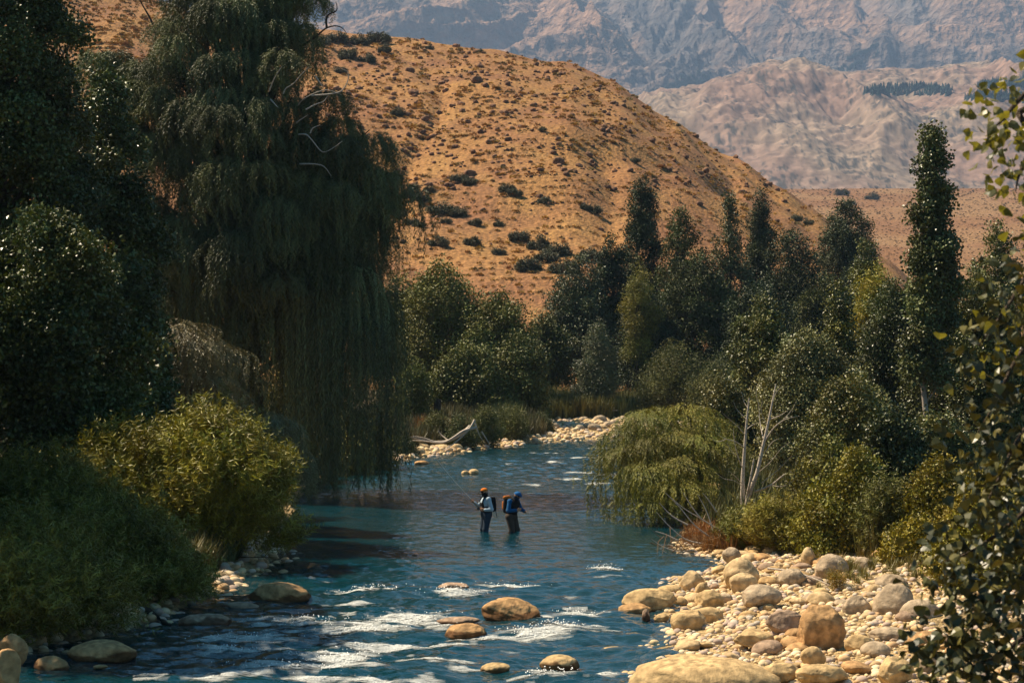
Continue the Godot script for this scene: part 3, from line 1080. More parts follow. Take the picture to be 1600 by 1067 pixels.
func bough(o: Node3D, path: Array, d: float, girth: float, material: Material) -> void:
	var s := Shape.new()
	var pts := []
	var radii := []
	for k in path.size():
		pts.append(at(path[k][0], path[k][1], d + path[k][2]) - o.position)
		radii.append(girth * (1.0 - 0.75 * k / (path.size() - 1.0)))
	s.tube(smoothed(pts, 3), smoothed_radii(radii, 3), 5)
	part("bare_bough", s.mesh(), material, o)


func smoothed(pts: Array, cuts: int) -> Array:
	var out := []
	for k in pts.size() - 1:
		for j in cuts:
			var t := float(j) / cuts
			out.append(pts[k].cubic_interpolate(pts[k + 1], pts[maxi(k - 1, 0)], pts[mini(k + 2, pts.size() - 1)], t))
	out.append(pts[pts.size() - 1])
	return out


func smoothed_radii(r: Array, cuts: int) -> Array:
	var out := []
	for k in r.size() - 1:
		for j in cuts:
			out.append(lerpf(r[k], r[k + 1], float(j) / cuts))
	out.append(r[r.size() - 1])
	return out


func build_left_bank() -> void:
	var poplar := leafy("poplar leaf", 0.4, 0.4, Color(0.36, 0.36, 0.08))
	var golden := leafy("golden willow leaf", 0.45, 0.36, Color(0.55, 0.52, 0.12))
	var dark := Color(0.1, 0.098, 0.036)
	var group := "trees on the willow bank"
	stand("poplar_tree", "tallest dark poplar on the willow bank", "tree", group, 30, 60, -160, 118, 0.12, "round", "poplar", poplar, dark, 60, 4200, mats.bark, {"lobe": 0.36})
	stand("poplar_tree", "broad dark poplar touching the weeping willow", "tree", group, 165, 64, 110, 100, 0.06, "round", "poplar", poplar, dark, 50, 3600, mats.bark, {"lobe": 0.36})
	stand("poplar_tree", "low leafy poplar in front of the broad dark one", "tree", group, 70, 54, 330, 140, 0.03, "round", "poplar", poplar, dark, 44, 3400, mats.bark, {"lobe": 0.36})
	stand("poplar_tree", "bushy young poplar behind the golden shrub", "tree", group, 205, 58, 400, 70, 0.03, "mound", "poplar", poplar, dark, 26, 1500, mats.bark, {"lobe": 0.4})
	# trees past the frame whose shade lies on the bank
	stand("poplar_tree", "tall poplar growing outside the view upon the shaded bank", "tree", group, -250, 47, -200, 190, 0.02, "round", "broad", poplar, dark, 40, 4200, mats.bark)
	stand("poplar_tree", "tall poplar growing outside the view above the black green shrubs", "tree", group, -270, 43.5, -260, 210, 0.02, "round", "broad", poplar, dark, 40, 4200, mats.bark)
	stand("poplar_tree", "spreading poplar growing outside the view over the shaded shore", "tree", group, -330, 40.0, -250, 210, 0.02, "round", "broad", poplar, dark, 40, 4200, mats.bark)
	var shrubs := "shrubs on the willow bank"
	stand("willow_shrub", "big golden green willow shrub leaning over the river", "shrub", shrubs, 325, 51, 668, 122, 0.0, "mound", "sprig", golden, Color(0.3, 0.225, 0.035), 36, 3000, mats.twig, {"stems": 7, "girth": 0.06, "upright": 0.9, "lobe": 0.3, "foot": 0.3, "grow": 1.15})
	stand("willow_shrub", "golden shrub leaning out from the poplars to the big one", "shrub", shrubs, 215, 51.5, 690, 120, 0.0, "mound", "sprig", golden, Color(0.28, 0.21, 0.035), 30, 2400, mats.twig, {"stems": 6, "girth": 0.05, "upright": 0.9, "lobe": 0.3, "grow": 1.15})
	stand("willow_shrub", "grey green willow shrub rising behind the golden one", "shrub", shrubs, 330, 55, 648, 110, 0.0, "mound", "sprig", golden, Color(0.169, 0.136, 0.0495), 24, 1900, mats.twig, {"stems": 5, "girth": 0.05, "upright": 1.1, "lobe": 0.36, "foot": 0.4})
	stand("willow_shrub", "yellow willow shrub between the poplars and the golden shrub", "shrub", shrubs, 160, 53, 690, 80, 0.0, "mound", "sprig", golden, Color(0.169, 0.118, 0.0225), 22, 1500, mats.twig, {"stems": 5, "girth": 0.05, "upright": 0.9, "lobe": 0.38})
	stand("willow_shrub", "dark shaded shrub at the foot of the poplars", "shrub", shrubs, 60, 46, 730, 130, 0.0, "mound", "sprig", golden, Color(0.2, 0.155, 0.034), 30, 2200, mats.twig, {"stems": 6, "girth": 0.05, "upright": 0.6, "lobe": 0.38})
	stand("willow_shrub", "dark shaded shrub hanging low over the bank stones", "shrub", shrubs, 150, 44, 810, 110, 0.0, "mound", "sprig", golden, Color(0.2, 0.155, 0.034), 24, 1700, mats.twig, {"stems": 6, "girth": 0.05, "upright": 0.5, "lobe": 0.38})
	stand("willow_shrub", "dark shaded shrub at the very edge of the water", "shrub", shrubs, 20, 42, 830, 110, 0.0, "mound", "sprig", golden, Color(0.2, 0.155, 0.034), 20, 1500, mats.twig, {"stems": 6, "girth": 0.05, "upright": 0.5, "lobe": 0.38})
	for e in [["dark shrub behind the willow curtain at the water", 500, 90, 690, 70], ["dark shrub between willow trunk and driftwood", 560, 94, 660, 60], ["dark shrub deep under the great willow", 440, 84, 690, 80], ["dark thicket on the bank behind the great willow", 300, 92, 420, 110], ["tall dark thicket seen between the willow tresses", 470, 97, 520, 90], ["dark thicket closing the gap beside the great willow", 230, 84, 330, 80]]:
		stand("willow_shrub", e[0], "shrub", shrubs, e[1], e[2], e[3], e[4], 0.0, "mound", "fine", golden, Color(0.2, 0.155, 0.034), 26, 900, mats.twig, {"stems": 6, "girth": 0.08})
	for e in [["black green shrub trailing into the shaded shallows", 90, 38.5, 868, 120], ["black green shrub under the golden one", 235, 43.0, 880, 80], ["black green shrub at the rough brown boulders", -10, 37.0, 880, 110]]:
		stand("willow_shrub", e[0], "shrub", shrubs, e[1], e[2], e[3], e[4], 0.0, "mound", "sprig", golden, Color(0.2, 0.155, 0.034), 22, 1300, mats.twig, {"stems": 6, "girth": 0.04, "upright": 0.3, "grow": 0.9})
	# two small weeping willows in front of the great one
	var pale := leafy("pale willow leaf", 0.45, 0.45, Color(0.35, 0.33, 0.16))
	for e in [
		["small pale weeping willow between poplars and great willow", 285, 67.0, [[262, 508, 0, 0.8, 70, 1.6], [285, 500, 0, 0.6, 60, 1.5], [300, 520, -0.4, 0.6, 70, 1.8], [275, 545, -0.6, 0.6, 70, 1.6], [322, 530, 0, 0.5, 40, 1.8], [345, 535, 0.4, 0.5, 40, 2.0], [290, 575, -0.8, 0.5, 60, 1.6], [320, 580, -0.6, 0.5, 50, 1.6], [258, 570, -0.6, 0.4, 40, 1.5], [340, 600, -0.6, 0.5, 40, 1.6]]],
		["small arching weeping willow behind the golden shrub's edge", 420, 62.0, [[345, 640, 0, 0.5, 50, 1.2], [370, 648, 0, 0.5, 60, 1.4], [410, 645, 0, 0.45, 60, 1.6], [425, 650, 0, 0.4, 70, 2.0], [440, 690, 0, 0.35, 50, 1.8], [455, 720, 0, 0.25, 40, 1.4], [430, 690, 0.4, 0.4, 40, 1.8]]]]:
		var base := Vector3((e[1] - 800.0) * e[2] / FOCAL, 0.0, -e[2])
		base.y = ground_height(base.x, base.z)
		var o := thing("weeping_willow", e[0], "tree", base, 0.0, group)
		var heads := []
		var w := Shape.new()
		for h in e[3]:
			var p := at(h[0], h[1], e[2] + h[2]) - base
			heads.append([p, h[3], h[4], h[5], false])
			w.tube([Vector3(0, p.y * 0.3, 0), p * Vector3(0.5, 0.8, 0.5), p], [0.05, 0.035, 0.01], 5)
		w.tube([Vector3(0, -0.3, 0), Vector3(0.1, 1.2, 0), Vector3(0, 2.6, 0)], [0.13, 0.1, 0.06], 7)
		weeping(o, heads, pale, Color(0.195, 0.165, 0.0648), 0.2, "weep_bush")
		part("trunk", w.mesh(), mats.bark, o)


func build_middle() -> void:
	var leaf_m := leafy("broad leaf", 0.5, 0.3, Color(0.34, 0.33, 0.07))
	var pale := leafy("silvery leaf", 0.45, 0.45, Color(0.34, 0.3, 0.12))
	var yellow := leafy("yellow leaf", 0.5, 0.34, Color(0.5, 0.48, 0.1))
	var olive := Color(0.172, 0.143, 0.0435)
	var dark := Color(0.0927, 0.0896, 0.0373)
	var deep := Color(0.0598, 0.0651, 0.0352)
	var g1 := "bushy trees behind the driftwood point"
	stand("bushy_tree", "wide olive green tree at the foot of the dry hill", "tree", g1, 690, 142, 418, 88, 0.06, "round", "broad", leaf_m, olive, 46, 1700, mats.bark, {"lobe": 0.36})
	stand("bushy_tree", "olive tree stepping down toward the shingle bank", "tree", g1, 775, 140, 462, 76, 0.05, "round", "broad", leaf_m, Color(0.149, 0.128, 0.0414), 40, 1400, mats.bark, {"lobe": 0.36})
	stand("bushy_tree", "pale olive tree half behind the willow curtain", "tree", g1, 622, 146, 428, 50, 0.05, "round", "broad", leaf_m, olive, 30, 900, mats.bark)
	stand("bushy_tree", "rounded dark olive tree beside the shingle bank", "tree", g1, 812, 132, 520, 50, 0.04, "mound", "broad", leaf_m, Color(0.128, 0.111, 0.0373), 26, 800, mats.bark)
	stand("bushy_tree", "low bushy tree in front of the wide olive one", "tree", g1, 730, 130, 540, 72, 0.02, "mound", "broad", leaf_m, Color(0.135, 0.115, 0.0362), 30, 1000, mats.bark)
	stand("bushy_shrub", "round green shrub under the willow curtain's edge", "shrub", g1, 640, 122, 562, 36, 0.0, "mound", "fine", leaf_m, Color(0.128, 0.115, 0.031), 20, 500, mats.twig, {"stems": 5, "girth": 0.08})
	stand("bushy_tree", "small olive tree behind the rounded dark one", "tree", g1, 850, 150, 490, 42, 0.05, "round", "broad", leaf_m, Color(0.12, 0.106, 0.0373), 22, 600, mats.bark)
	var g2 := "dark trees at the bend of the river"
	stand("columnar_poplar", "thick dark columnar poplar in front of the dry hill", "tree", g2, 1005, 166, 268, 35, 0.04, "column", "column", leaf_m, deep, 44, 1300, mats.bark, {"lobe": 0.5, "stretch": 1.7})
	stand("columnar_poplar", "slim dark columnar poplar past the leafy cottonwoods", "tree", g2, 1190, 174, 296, 24, 0.04, "column", "column", leaf_m, deep, 36, 900, mats.bark, {"lobe": 0.55, "stretch": 1.7})
	stand("cottonwood_tree", "grey green tree at the bend with a rounded top", "tree", g2, 905, 158, 402, 62, 0.04, "round", "column", pale, Color(0.105, 0.1, 0.0466), 40, 1500, mats.bark)
	stand("cottonwood_tree", "short dark cottonwood beside the thick columnar poplar", "tree", g2, 955, 160, 368, 36, 0.05, "column", "column", leaf_m, deep, 30, 900, mats.bark)
	stand("cottonwood_tree", "open cottonwood through which the orange hill shows", "tree", g2, 1065, 158, 326, 44, 0.1, "round", "column", leaf_m, dark, 42, 900, mats.bark, {"lobe": 0.3})
	stand("cottonwood_tree", "slender open cottonwood with an airy pointed top", "tree", g2, 1142, 156, 302, 38, 0.08, "cone", "column", pale, dark, 46, 900, mats.bark, {"lobe": 0.34})
	stand("cottonwood_tree", "wide dark cottonwood in the heart of the grove", "tree", g2, 1095, 150, 400, 84, 0.03, "round", "column", leaf_m, dark, 50, 1900, mats.bark, {"lobe": 0.34})
	stand("cottonwood_tree", "dark leafy tree sloping down beside the round willow", "tree", g2, 1235, 160, 362, 66, 0.03, "round", "column", leaf_m, deep, 46, 1800, mats.bark, {"lobe": 0.36})
	stand("cottonwood_tree", "black green tree filling the grove behind the white stems", "tree", g2, 1185, 146, 440, 70, 0.02, "round", "column", leaf_m, deep, 40, 1400, mats.bark)
	stand("cottonwood_tree", "dark tree between the grey cone bush and the grove", "tree", g2, 1010, 148, 450, 50, 0.02, "round", "column", leaf_m, deep, 34, 1100, mats.bark)
	stand("cottonwood_tree", "dark tree behind the golden willow on the far bend", "tree", g2, 1290, 150, 430, 52, 0.02, "round", "column", leaf_m, dark, 34, 1100, mats.bark)
	stand("yellow_willow", "yellow green willow peeping out beside the columnar poplar", "tree", g2, 1000, 146, 412, 26, 0.3, "round", "fine", yellow, Color(0.239, 0.183, 0.0466), 18, 420, mats.bark)
	stand("round_willow", "round dark willow dome before the brown terrace", "tree", g2, 1325, 182, 316, 80, 0.0, "mound", "broad", leaf_m, Color(0.075, 0.075, 0.042), 50, 2600, mats.bark, {"lobe": 0.34, "foot": 3.0})
	stand("olive_shrub", "tall conical grey green bush at the river bend", "shrub", g2, 932, 140, 505, 36, 0.0, "cone", "fine", pale, Color(0.128, 0.12, 0.0704), 26, 900, mats.twig, {"girth": 0.1, "upright": 0.0})
	stand("olive_shrub", "round olive bush on the grassy bend", "shrub", g2, 1052, 140, 536, 60, 0.0, "mound", "fine", leaf_m, Color(0.135, 0.115, 0.0435), 28, 900, mats.twig, {"stems": 5, "girth": 0.08})
	stand("olive_shrub", "olive bush between the round bush and the stems", "shrub", g2, 1120, 136, 560, 46, 0.0, "mound", "fine", leaf_m, Color(0.128, 0.111, 0.0414), 22, 700, mats.twig, {"stems": 5, "girth": 0.08})
	# low cover on the driftwood point
	var g3 := "low shrubs on the driftwood point"
	for e in [
		["small green shrub beside the driftwood roots", 760, 114, 636, 26, Color(0.135, 0.12, 0.0414)], ["small dark shrub over the point's shore", 720, 112, 650, 24, Color(0.105, 0.0978, 0.0362)], ["olive shrub at the tip of the shingle", 800, 120, 632, 26, Color(0.149, 0.129, 0.0435)],
		["dark shrub under the willow curtain behind the driftwood", 622, 104, 690, 30, Color(0.0673, 0.0678, 0.0248)], ["low shrub behind the driftwood trunk", 680, 113, 646, 26, Color(0.128, 0.109, 0.0362)], ["low dark shrub on the shingle's upper edge", 845, 126, 652, 20, Color(0.0897, 0.0842, 0.0331)]]:
		stand("low_shrub", e[0], "shrub", g3, e[1], e[2], e[3], e[4], 0.0, "mound", "fine", leaf_m, e[5], 14, 300, mats.twig, {"stems": 4, "girth": 0.04, "grow": 0.7})


func build_right_bank() -> void:
	var poplar := leafy("poplar leaf", 0.4, 0.4, Color(0.36, 0.36, 0.08))
	var silver := leafy("silvery leaf", 0.45, 0.45, Color(0.34, 0.3, 0.12))
	var yellow := leafy("yellow leaf", 0.5, 0.34, Color(0.5, 0.48, 0.1))
	var mid := Color(0.15, 0.126, 0.0462)
	var grey := Color(0.228, 0.185, 0.0911)
	var gold := Color(0.298, 0.207, 0.0365)
	var g1 := "poplars on the gravel bank"
	stand("poplar_tree", "tall pointed poplar with a bare white lower trunk", "tree", g1, 1458, 73, 198, 40, 0.27, "spire", "poplar", poplar, Color(0.135, 0.122, 0.0567), 40, 1700, mats.pale_bark, {"lobe": 0.34, "girth": 0.13})
	stand("poplar_tree", "short poplar behind the big leaved branch", "tree", g1, 1560, 98, 350, 46, 0.1, "column", "poplar", poplar, mid, 34, 1300, mats.pale_bark)
	stand("poplar_tree", "slim poplar in front of the round willow dome", "tree", g1, 1352, 100, 372, 30, 0.12, "column", "poplar", poplar, mid, 32, 900, mats.pale_bark)
	stand("poplar_tree", "young poplar with thin white stems before the grove", "tree", g1, 1195, 92, 468, 50, 0.34, "round", "poplar", poplar, mid, 26, 800, mats.pale_bark, {"girth": 0.06, "lobe": 0.32})
	stand("poplar_tree", "grey leaved poplar thicket behind the dead tree", "tree", g1, 1262, 78, 520, 88, 0.05, "round", "poplar_fine", silver, grey, 44, 2700, mats.pale_bark, {"girth": 0.07})
	stand("poplar_tree", "dense dark poplar beside the tall pointed one", "tree", g1, 1395, 84, 440, 62, 0.03, "round", "poplar_fine", poplar, Color(0.105, 0.0982, 0.0437), 44, 2700, mats.pale_bark)
	stand("poplar_tree", "leafy poplar behind the big leaved branch and gold shrub", "tree", g1, 1530, 76, 430, 90, 0.02, "round", "poplar_fine", poplar, mid, 48, 3200, mats.pale_bark)
	stand("yellow_willow", "golden willow behind the tall pointed poplar", "tree", g1, 1372, 94, 424, 44, 0.1, "round", "fine", yellow, Color(0.351, 0.254, 0.0547), 28, 900, mats.bark)
	stand("poplar_tree", "narrow poplar sapling before the golden willow", "tree", g1, 1310, 90, 440, 30, 0.1, "column", "poplar", poplar, mid, 24, 700, mats.pale_bark)
	stand("poplar_tree", "olive poplar thicket below the grey one", "tree", g1, 1330, 68, 590, 76, 0.0, "round", "poplar_fine", silver, Color(0.193, 0.151, 0.0486), 40, 2400, mats.pale_bark, {"girth": 0.06})
	stand("poplar_tree", "dark spotted poplar sapling above the brown boulder", "tree", g1, 1396, 57, 640, 42, 0.0, "round", "poplar_fine", poplar, Color(0.0878, 0.0828, 0.0365), 26, 1300, mats.pale_bark, {"girth": 0.05})
	stand("poplar_tree", "poplar thicket between dead tree and bank grass", "tree", g1, 1130, 84, 590, 56, 0.0, "round", "poplar_fine", silver, Color(0.176, 0.144, 0.0547), 28, 1400, mats.pale_bark, {"girth": 0.05})
	stand("poplar_tree", "low olive poplar thicket beneath the white trunk", "tree", g1, 1455, 66, 650, 60, 0.0, "round", "poplar_fine", poplar, mid, 30, 1700, mats.pale_bark, {"girth": 0.05})
	var g2 := "sunlit shrubs along the gravel bar"
	for e in [
		["bright yellow green shrub beside the dead tree's foot", 1222, 53.5, 800, 44, gold], ["yellow green shrub behind the upright pale stone", 1290, 52.5, 760, 56, Color(0.246, 0.181, 0.034)], ["golden shrub above the grey dome boulder", 1340, 52, 700, 50, Color(0.228, 0.169, 0.0365)],
		["green shrub at the foot of the dead tree", 1175, 54.5, 822, 34, Color(0.176, 0.142, 0.034)], ["golden shrub beside the leafy big leaved branch", 1470, 50.5, 716, 66, Color(0.263, 0.185, 0.0316)], ["golden shrub half hidden by the big leaved branch", 1560, 47, 730, 80, Color(0.263, 0.185, 0.0316)],
		["low golden shrub at the edge of the stones", 1440, 48.5, 820, 50, Color(0.263, 0.187, 0.0316)], ["grey green shrub between thicket and golden shrubs", 1300, 58, 690, 52, Color(0.211, 0.169, 0.0607)], ["tall golden shrub below the big leaved branch", 1540, 42, 800, 74, Color(0.246, 0.177, 0.0292)], ["deep green shrub beside the dark spotted sapling", 1385, 51, 770, 34, Color(0.14, 0.117, 0.0316)]]:
		stand("bank_shrub", e[0], "shrub", g2, e[1], e[2], e[3], e[4], 0.0, "mound", "poplar_fine" if e[4] > 48 else "sprig", yellow, e[5], 26, 1100 if e[4] > 48 else 1300, mats.twig, {"stems": 6, "girth": 0.04, "upright": 0.0 if e[4] > 48 else 0.9, "grow": 0.85})
	# the arching willow over the water
	var base := Vector3((1090 - 800.0) * 66.0 / FOCAL, 0.0, -66.0)
	base.y = ground_height(base.x, base.z)
	var o := thing("weeping_willow", "bushy yellow green willow trailing twigs into the river", "tree", base, 0.0, g1)
	var heads := []
	var w := Shape.new()
	for h in [
		[1070, 640, 0, 0.9, 110, 1.7], [1030, 645, 0, 0.8, 100, 1.7], [1000, 650, -0.6, 0.7, 90, 1.8], [975, 668, -0.6, 0.5, 70, 2.2], [958, 695, -0.6, 0.3, 28, 1.5], [945, 715, -0.4, 0.2, 12, 1.0], [1050, 675, -1.0, 0.8, 110, 1.7], [1015, 690, -1.6, 0.7, 100, 1.9], [985, 705, -1.4, 0.55, 80, 2.4],
		[1090, 680, -1.2, 0.8, 100, 1.7], [1120, 700, -1.4, 0.8, 100, 1.6], [1060, 715, -2.2, 0.8, 110, 1.8], [1025, 735, -2.4, 0.6, 90, 2.0], [1000, 745, -2.2, 0.5, 70, 2.0], [1100, 740, -2.4, 0.8, 100, 1.7], [1140, 745, -2.2, 0.7, 80, 1.5], [1065, 760, -3.0, 0.6, 80, 1.6], [1020, 775, -3.0, 0.4, 50, 1.5], [1120, 650, 0.4, 0.8, 80, 1.6], [1120, 780, -3.0, 0.6, 60, 1.3]]:
		var p := at(h[0], h[1] + 6, 66.0 + h[2]) - base
		heads.append([p + Vector3(pick(-0.35, 0.2), pick(-0.25, 0.45), 0), h[3] * 0.6, h[4] * 0.85, h[5] * pick(0.55, 1.0), false])
		heads.append([p + Vector3(pick(-0.3, 0.5), -0.4, -pick(0.6, 1.4)), h[3], h[4] * 0.35, h[5] * 0.85, false])
		w.tube([Vector3(0, 0.4, 0), p * Vector3(0.5, 0.75, 0.5) + Vector3(0, 0.6, 0), p], [0.06, 0.035, 0.01], 5)
	w.tube([Vector3(0, -0.4, 0), Vector3(0, 0.9, 0), Vector3(-0.1, 2.0, 0)], [0.2, 0.15, 0.08], 7)
	weeping(o, heads, yellow, Color(0.22, 0.205, 0.036), 0.35, "weep_bush")
	part("trunk", w.mesh(), mats.bark, o)
	build_dead_tree()


func build_dead_tree() -> void:
	var d := 60.0
	var base := at(1160, 812, d)
	base.y = minf(base.y, ground_height(base.x, base.z) + 0.2)
	var o := thing("dead_tree", "leafless white dead tree with two main stems", "tree", base)
	var paths := [
		[0.09, [[1160, 812, 0], [1161, 770, 0], [1161, 745, 0], [1164, 700, 0], [1167, 660, 0], [1171, 622, 0]]], [0.085, [[1162, 800, 0], [1172, 770, -0.2], [1183, 740, -0.3], [1192, 700, -0.3], [1200, 665, -0.3], [1207, 630, -0.3], [1213, 600, -0.3]]],
		[0.05, [[1165, 785, 0], [1172, 755, -0.4], [1178, 720, -0.5], [1179, 718, -0.5]]], [0.04, [[1180, 768, -0.2], [1205, 758, -0.5], [1225, 742, -0.7], [1237, 737, -0.8]]], [0.025, [[1195, 690, -0.3], [1210, 668, -0.5], [1228, 655, -0.7], [1250, 650, -0.9]]],
		[0.022, [[1203, 655, -0.3], [1218, 650, -0.5], [1232, 641, -0.6]]], [0.02, [[1193, 685, -0.3], [1188, 660, 0.2], [1186, 630, 0.4]]], [0.022, [[1164, 700, 0], [1150, 690, -0.4], [1135, 686, -0.6], [1120, 678, -0.8]]], [0.02, [[1162, 735, 0], [1154, 715, -0.3], [1148, 690, -0.5], [1146, 668, -0.6]]],
		[0.018, [[1166, 672, 0], [1176, 664, 0.3], [1186, 660, 0.5]]], [0.015, [[1165, 680, 0], [1152, 665, -0.3], [1140, 655, -0.5], [1128, 644, -0.7]]], [0.016, [[1196, 706, -0.3], [1208, 690, -0.5], [1222, 684, -0.6]]], [0.015, [[1190, 755, -0.3], [1215, 735, -0.5], [1238, 712, -0.7]]], [0.014, [[1162, 758, 0], [1150, 745, -0.3], [1138, 735, -0.4]]],
		[0.013, [[1207, 630, -0.3], [1214, 612, -0.4], [1226, 602, -0.5]]], [0.013, [[1171, 640, 0], [1163, 628, 0.2], [1159, 612, 0.2]]], [0.012, [[1192, 700, -0.3], [1182, 684, -0.6], [1176, 668, -0.7]]], [0.012, [[1150, 712, -0.3], [1140, 700, -0.5], [1136, 690, -0.5]]], [0.011, [[1225, 655, -0.7], [1238, 640, -0.8], [1244, 628, -0.8]]], [0.011, [[1135, 686, -0.6], [1122, 690, -0.7], [1108, 684, -0.8]]], [0.012, [[1172, 770, -0.2], [1150, 752, -0.6], [1132, 748, -0.8], [1118, 738, -0.9]]], [0.012, [[1183, 740, -0.3], [1204, 722, -0.7], [1222, 700, -0.9], [1236, 690, -1.0]]], [0.011, [[1186, 632, 0.4], [1182, 616, 0.4], [1184, 600, 0.4]]], [0.011, [[1167, 655, 0], [1152, 640, 0.2], [1146, 625, 0.2]]], [0.011, [[1200, 665, -0.3], [1190, 645, -0.6], [1192, 622, -0.6]]], [0.012, [[1205, 758, -0.5], [1222, 760, -0.8], [1240, 752, -1.0]]]]
	var k := 0
	for e in paths:
		var s := Shape.new()
		var pts := []
		var radii := []
		var list: Array = e[1]
		for j in list.size():
			pts.append(at(list[j][0], list[j][1], d + list[j][2]) - base)
			radii.append(e[0] * (1.0 - 0.78 * j / (list.size() - 1.0)))
		if k < 2:
			pts[0].y -= 0.3
		s.tube(smoothed(pts, 3), smoothed_radii(radii, 3), 7)
		part("stem" if k < 3 else "branch", s.mesh(), mats.dead_wood, o)
		k += 1


# a tangle of dead sticks: [middle, distance, spread, height, count]
func stick_pile(called: String, label: String, middle: Vector3, wide: float, deep: float, tall: float, count: int, girth: float, material: Material) -> Node3D:
	var o := thing(called, label, "driftwood", middle)
	for k in count:
		var s := Shape.new()
		var p := Vector3(rng.randfn(0, 0.35) * wide, absf(rng.randfn(0, 0.3)) * tall, rng.randfn(0, 0.35) * deep)
		var dir := Vector3(rng.randfn(0, 1), rng.randfn(0.05, 0.32), rng.randfn(0, 0.7)).normalized()
		var l := pick(0.25, 0.75) * wide
		var bend := somewhere(rng) * l * 0.14
		s.tube([p - dir * l * 0.5, p + bend, p + dir * l * 0.5], [girth * pick(0.6, 1.3), girth * pick(0.5, 0.8), girth * 0.2], 5)
		part("stick", s.mesh(), material, o)
	return o


func build_driftwood() -> void:
	# the brush heap at the river's edge under the arching willow
	var heap := at(1098, 862, 55.0)
	heap.y = 0.02
	var o := stick_pile("brush_heap", "heap of dead brown brush at the water under the willow", heap, 1.5, 1.1, 0.75, 110, 0.012, mats.brush)
	for path in [[[1143, 842, 0], [1120, 826, 0.1], [1095, 810, 0.1], [1070, 795, 0], [1050, 778, 0]], [[1108, 838, 0], [1085, 820, 0], [1062, 792, 0], [1040, 770, 0.1]], [[1095, 810, 0], [1080, 790, 0], [1068, 770, 0]], [[1108, 868, -0.3], [1085, 860, -0.3], [1060, 862, -0.3], [1036, 854, -0.3], [1018, 842, -0.3]], [[1075, 870, -0.3], [1050, 868, -0.4], [1030, 856, -0.4]], [[1075, 820, 0.1], [1050, 806, 0.1], [1030, 785, 0.2]], [[1115, 830, 0.2], [1105, 800, 0.3], [1090, 772, 0.4]], [[1060, 845, 0], [1040, 835, 0], [1024, 830, 0]], [[1120, 800, 0.3], [1108, 782, 0.3], [1098, 770, 0.3]], [[1100, 850, -0.2], [1070, 842, -0.2], [1044, 820, -0.2], [1026, 800, -0.2]]]:
		bough(o, path, 55.0, 0.026, mats.dead_wood)
	# far brush heap on the shingle
	var far := at(902, 642, 138.0)
	far.y = ground_height(far.x, far.z) + 0.1
	stick_pile("brush_heap", "flat heap of bleached sticks on the far shingle", far, 3.2, 1.6, 1.0, 60, 0.035, mats.dead_wood)
	# the stranded trunk
	var base := at(690, 700, 108.0)
	base.y = 0.1
	var t := thing("driftwood_trunk", "stranded bleached tree with bare branches reaching over the water", "driftwood", base)
	for path in [[0.11, [[735, 666, 0], [726, 674, 0], [712, 684, 0], [695, 690, 0], [670, 690, 0], [645, 684, 0], [615, 686, 0], [600, 695, 0]]], [0.09, [[745, 668, -0.3], [725, 673, -0.3], [708, 684, -0.3], [690, 692, -0.3], [660, 689, -0.3], [630, 688, -0.3]]], [0.08, [[742, 656, -0.2], [735, 668, -0.3], [722, 682, -0.3], [708, 694, -0.4], [692, 704, -0.5]]], [0.06, [[680, 691, 0], [660, 684, 0], [642, 681, 0]]], [0.05, [[650, 685, 0], [630, 682, 0], [612, 690, 0]]], [0.04, [[640, 684, 0], [626, 678, 0], [618, 684, 0]]], [0.05, [[742, 660, 0], [748, 678, 0], [754, 688, 0.2]]], [0.05, [[752, 674, 0], [760, 686, 0], [766, 696, 0]]], [0.05, [[700, 688, 0], [690, 680, 0.3], [684, 672, 0.4]]]]:
		bough(t, path[1], 108.0, path[0], mats.dead_wood)
	# a thin dry bough on the gravel bar
	var pos := at(1300, 925, 44.0)
	pos.y = 0.5
	var dry := thing("fallen_branch", "thin pale fallen branch lying across the gravel bar", "branch", pos)
	for path in [[[1200, 888, 2], [1240, 893, 1.5], [1275, 905, 1], [1298, 915, 0.4], [1306, 925, 0]], [[1306, 925, 0], [1308, 912, 0], [1305, 898, 0.2]], [[1306, 925, 0], [1300, 940, -0.3], [1285, 930, 0]]]:
		bough(dry, path, 44.0, 0.026, mats.dead_wood)
	# the stump
	var q := at(683, 632, 122.0)
	var stump := Shape.new()
	var foot := ground_height(q.x, q.z)
	var tall := q.y + 0.35 - foot
	stump.tube([Vector3(0, -0.2, 0), Vector3(0, tall * 0.4, 0), Vector3(0.02, tall, 0), Vector3(0.02, tall + 0.01, 0)], [0.26, 0.22, 0.24, 0.01], 10)
	var so := single("tree_stump", stump.mesh(), mats.bark, "grey weathered stump among the orange grass", "stump")
	so.position = Vector3(q.x, foot, q.z)
	# a dark plank like log slanting into the shaded water
	var lo := at(230, 985, 40.0)
	lo.y = 0.1
	var log_o := thing("fallen_log", "dark slanting log in the shade at the water", "log", lo)
	bough(log_o, [[200, 930, 3.0], [228, 952, 1.5], [265, 978, 0]], 40.0, 0.14, mats.bark)


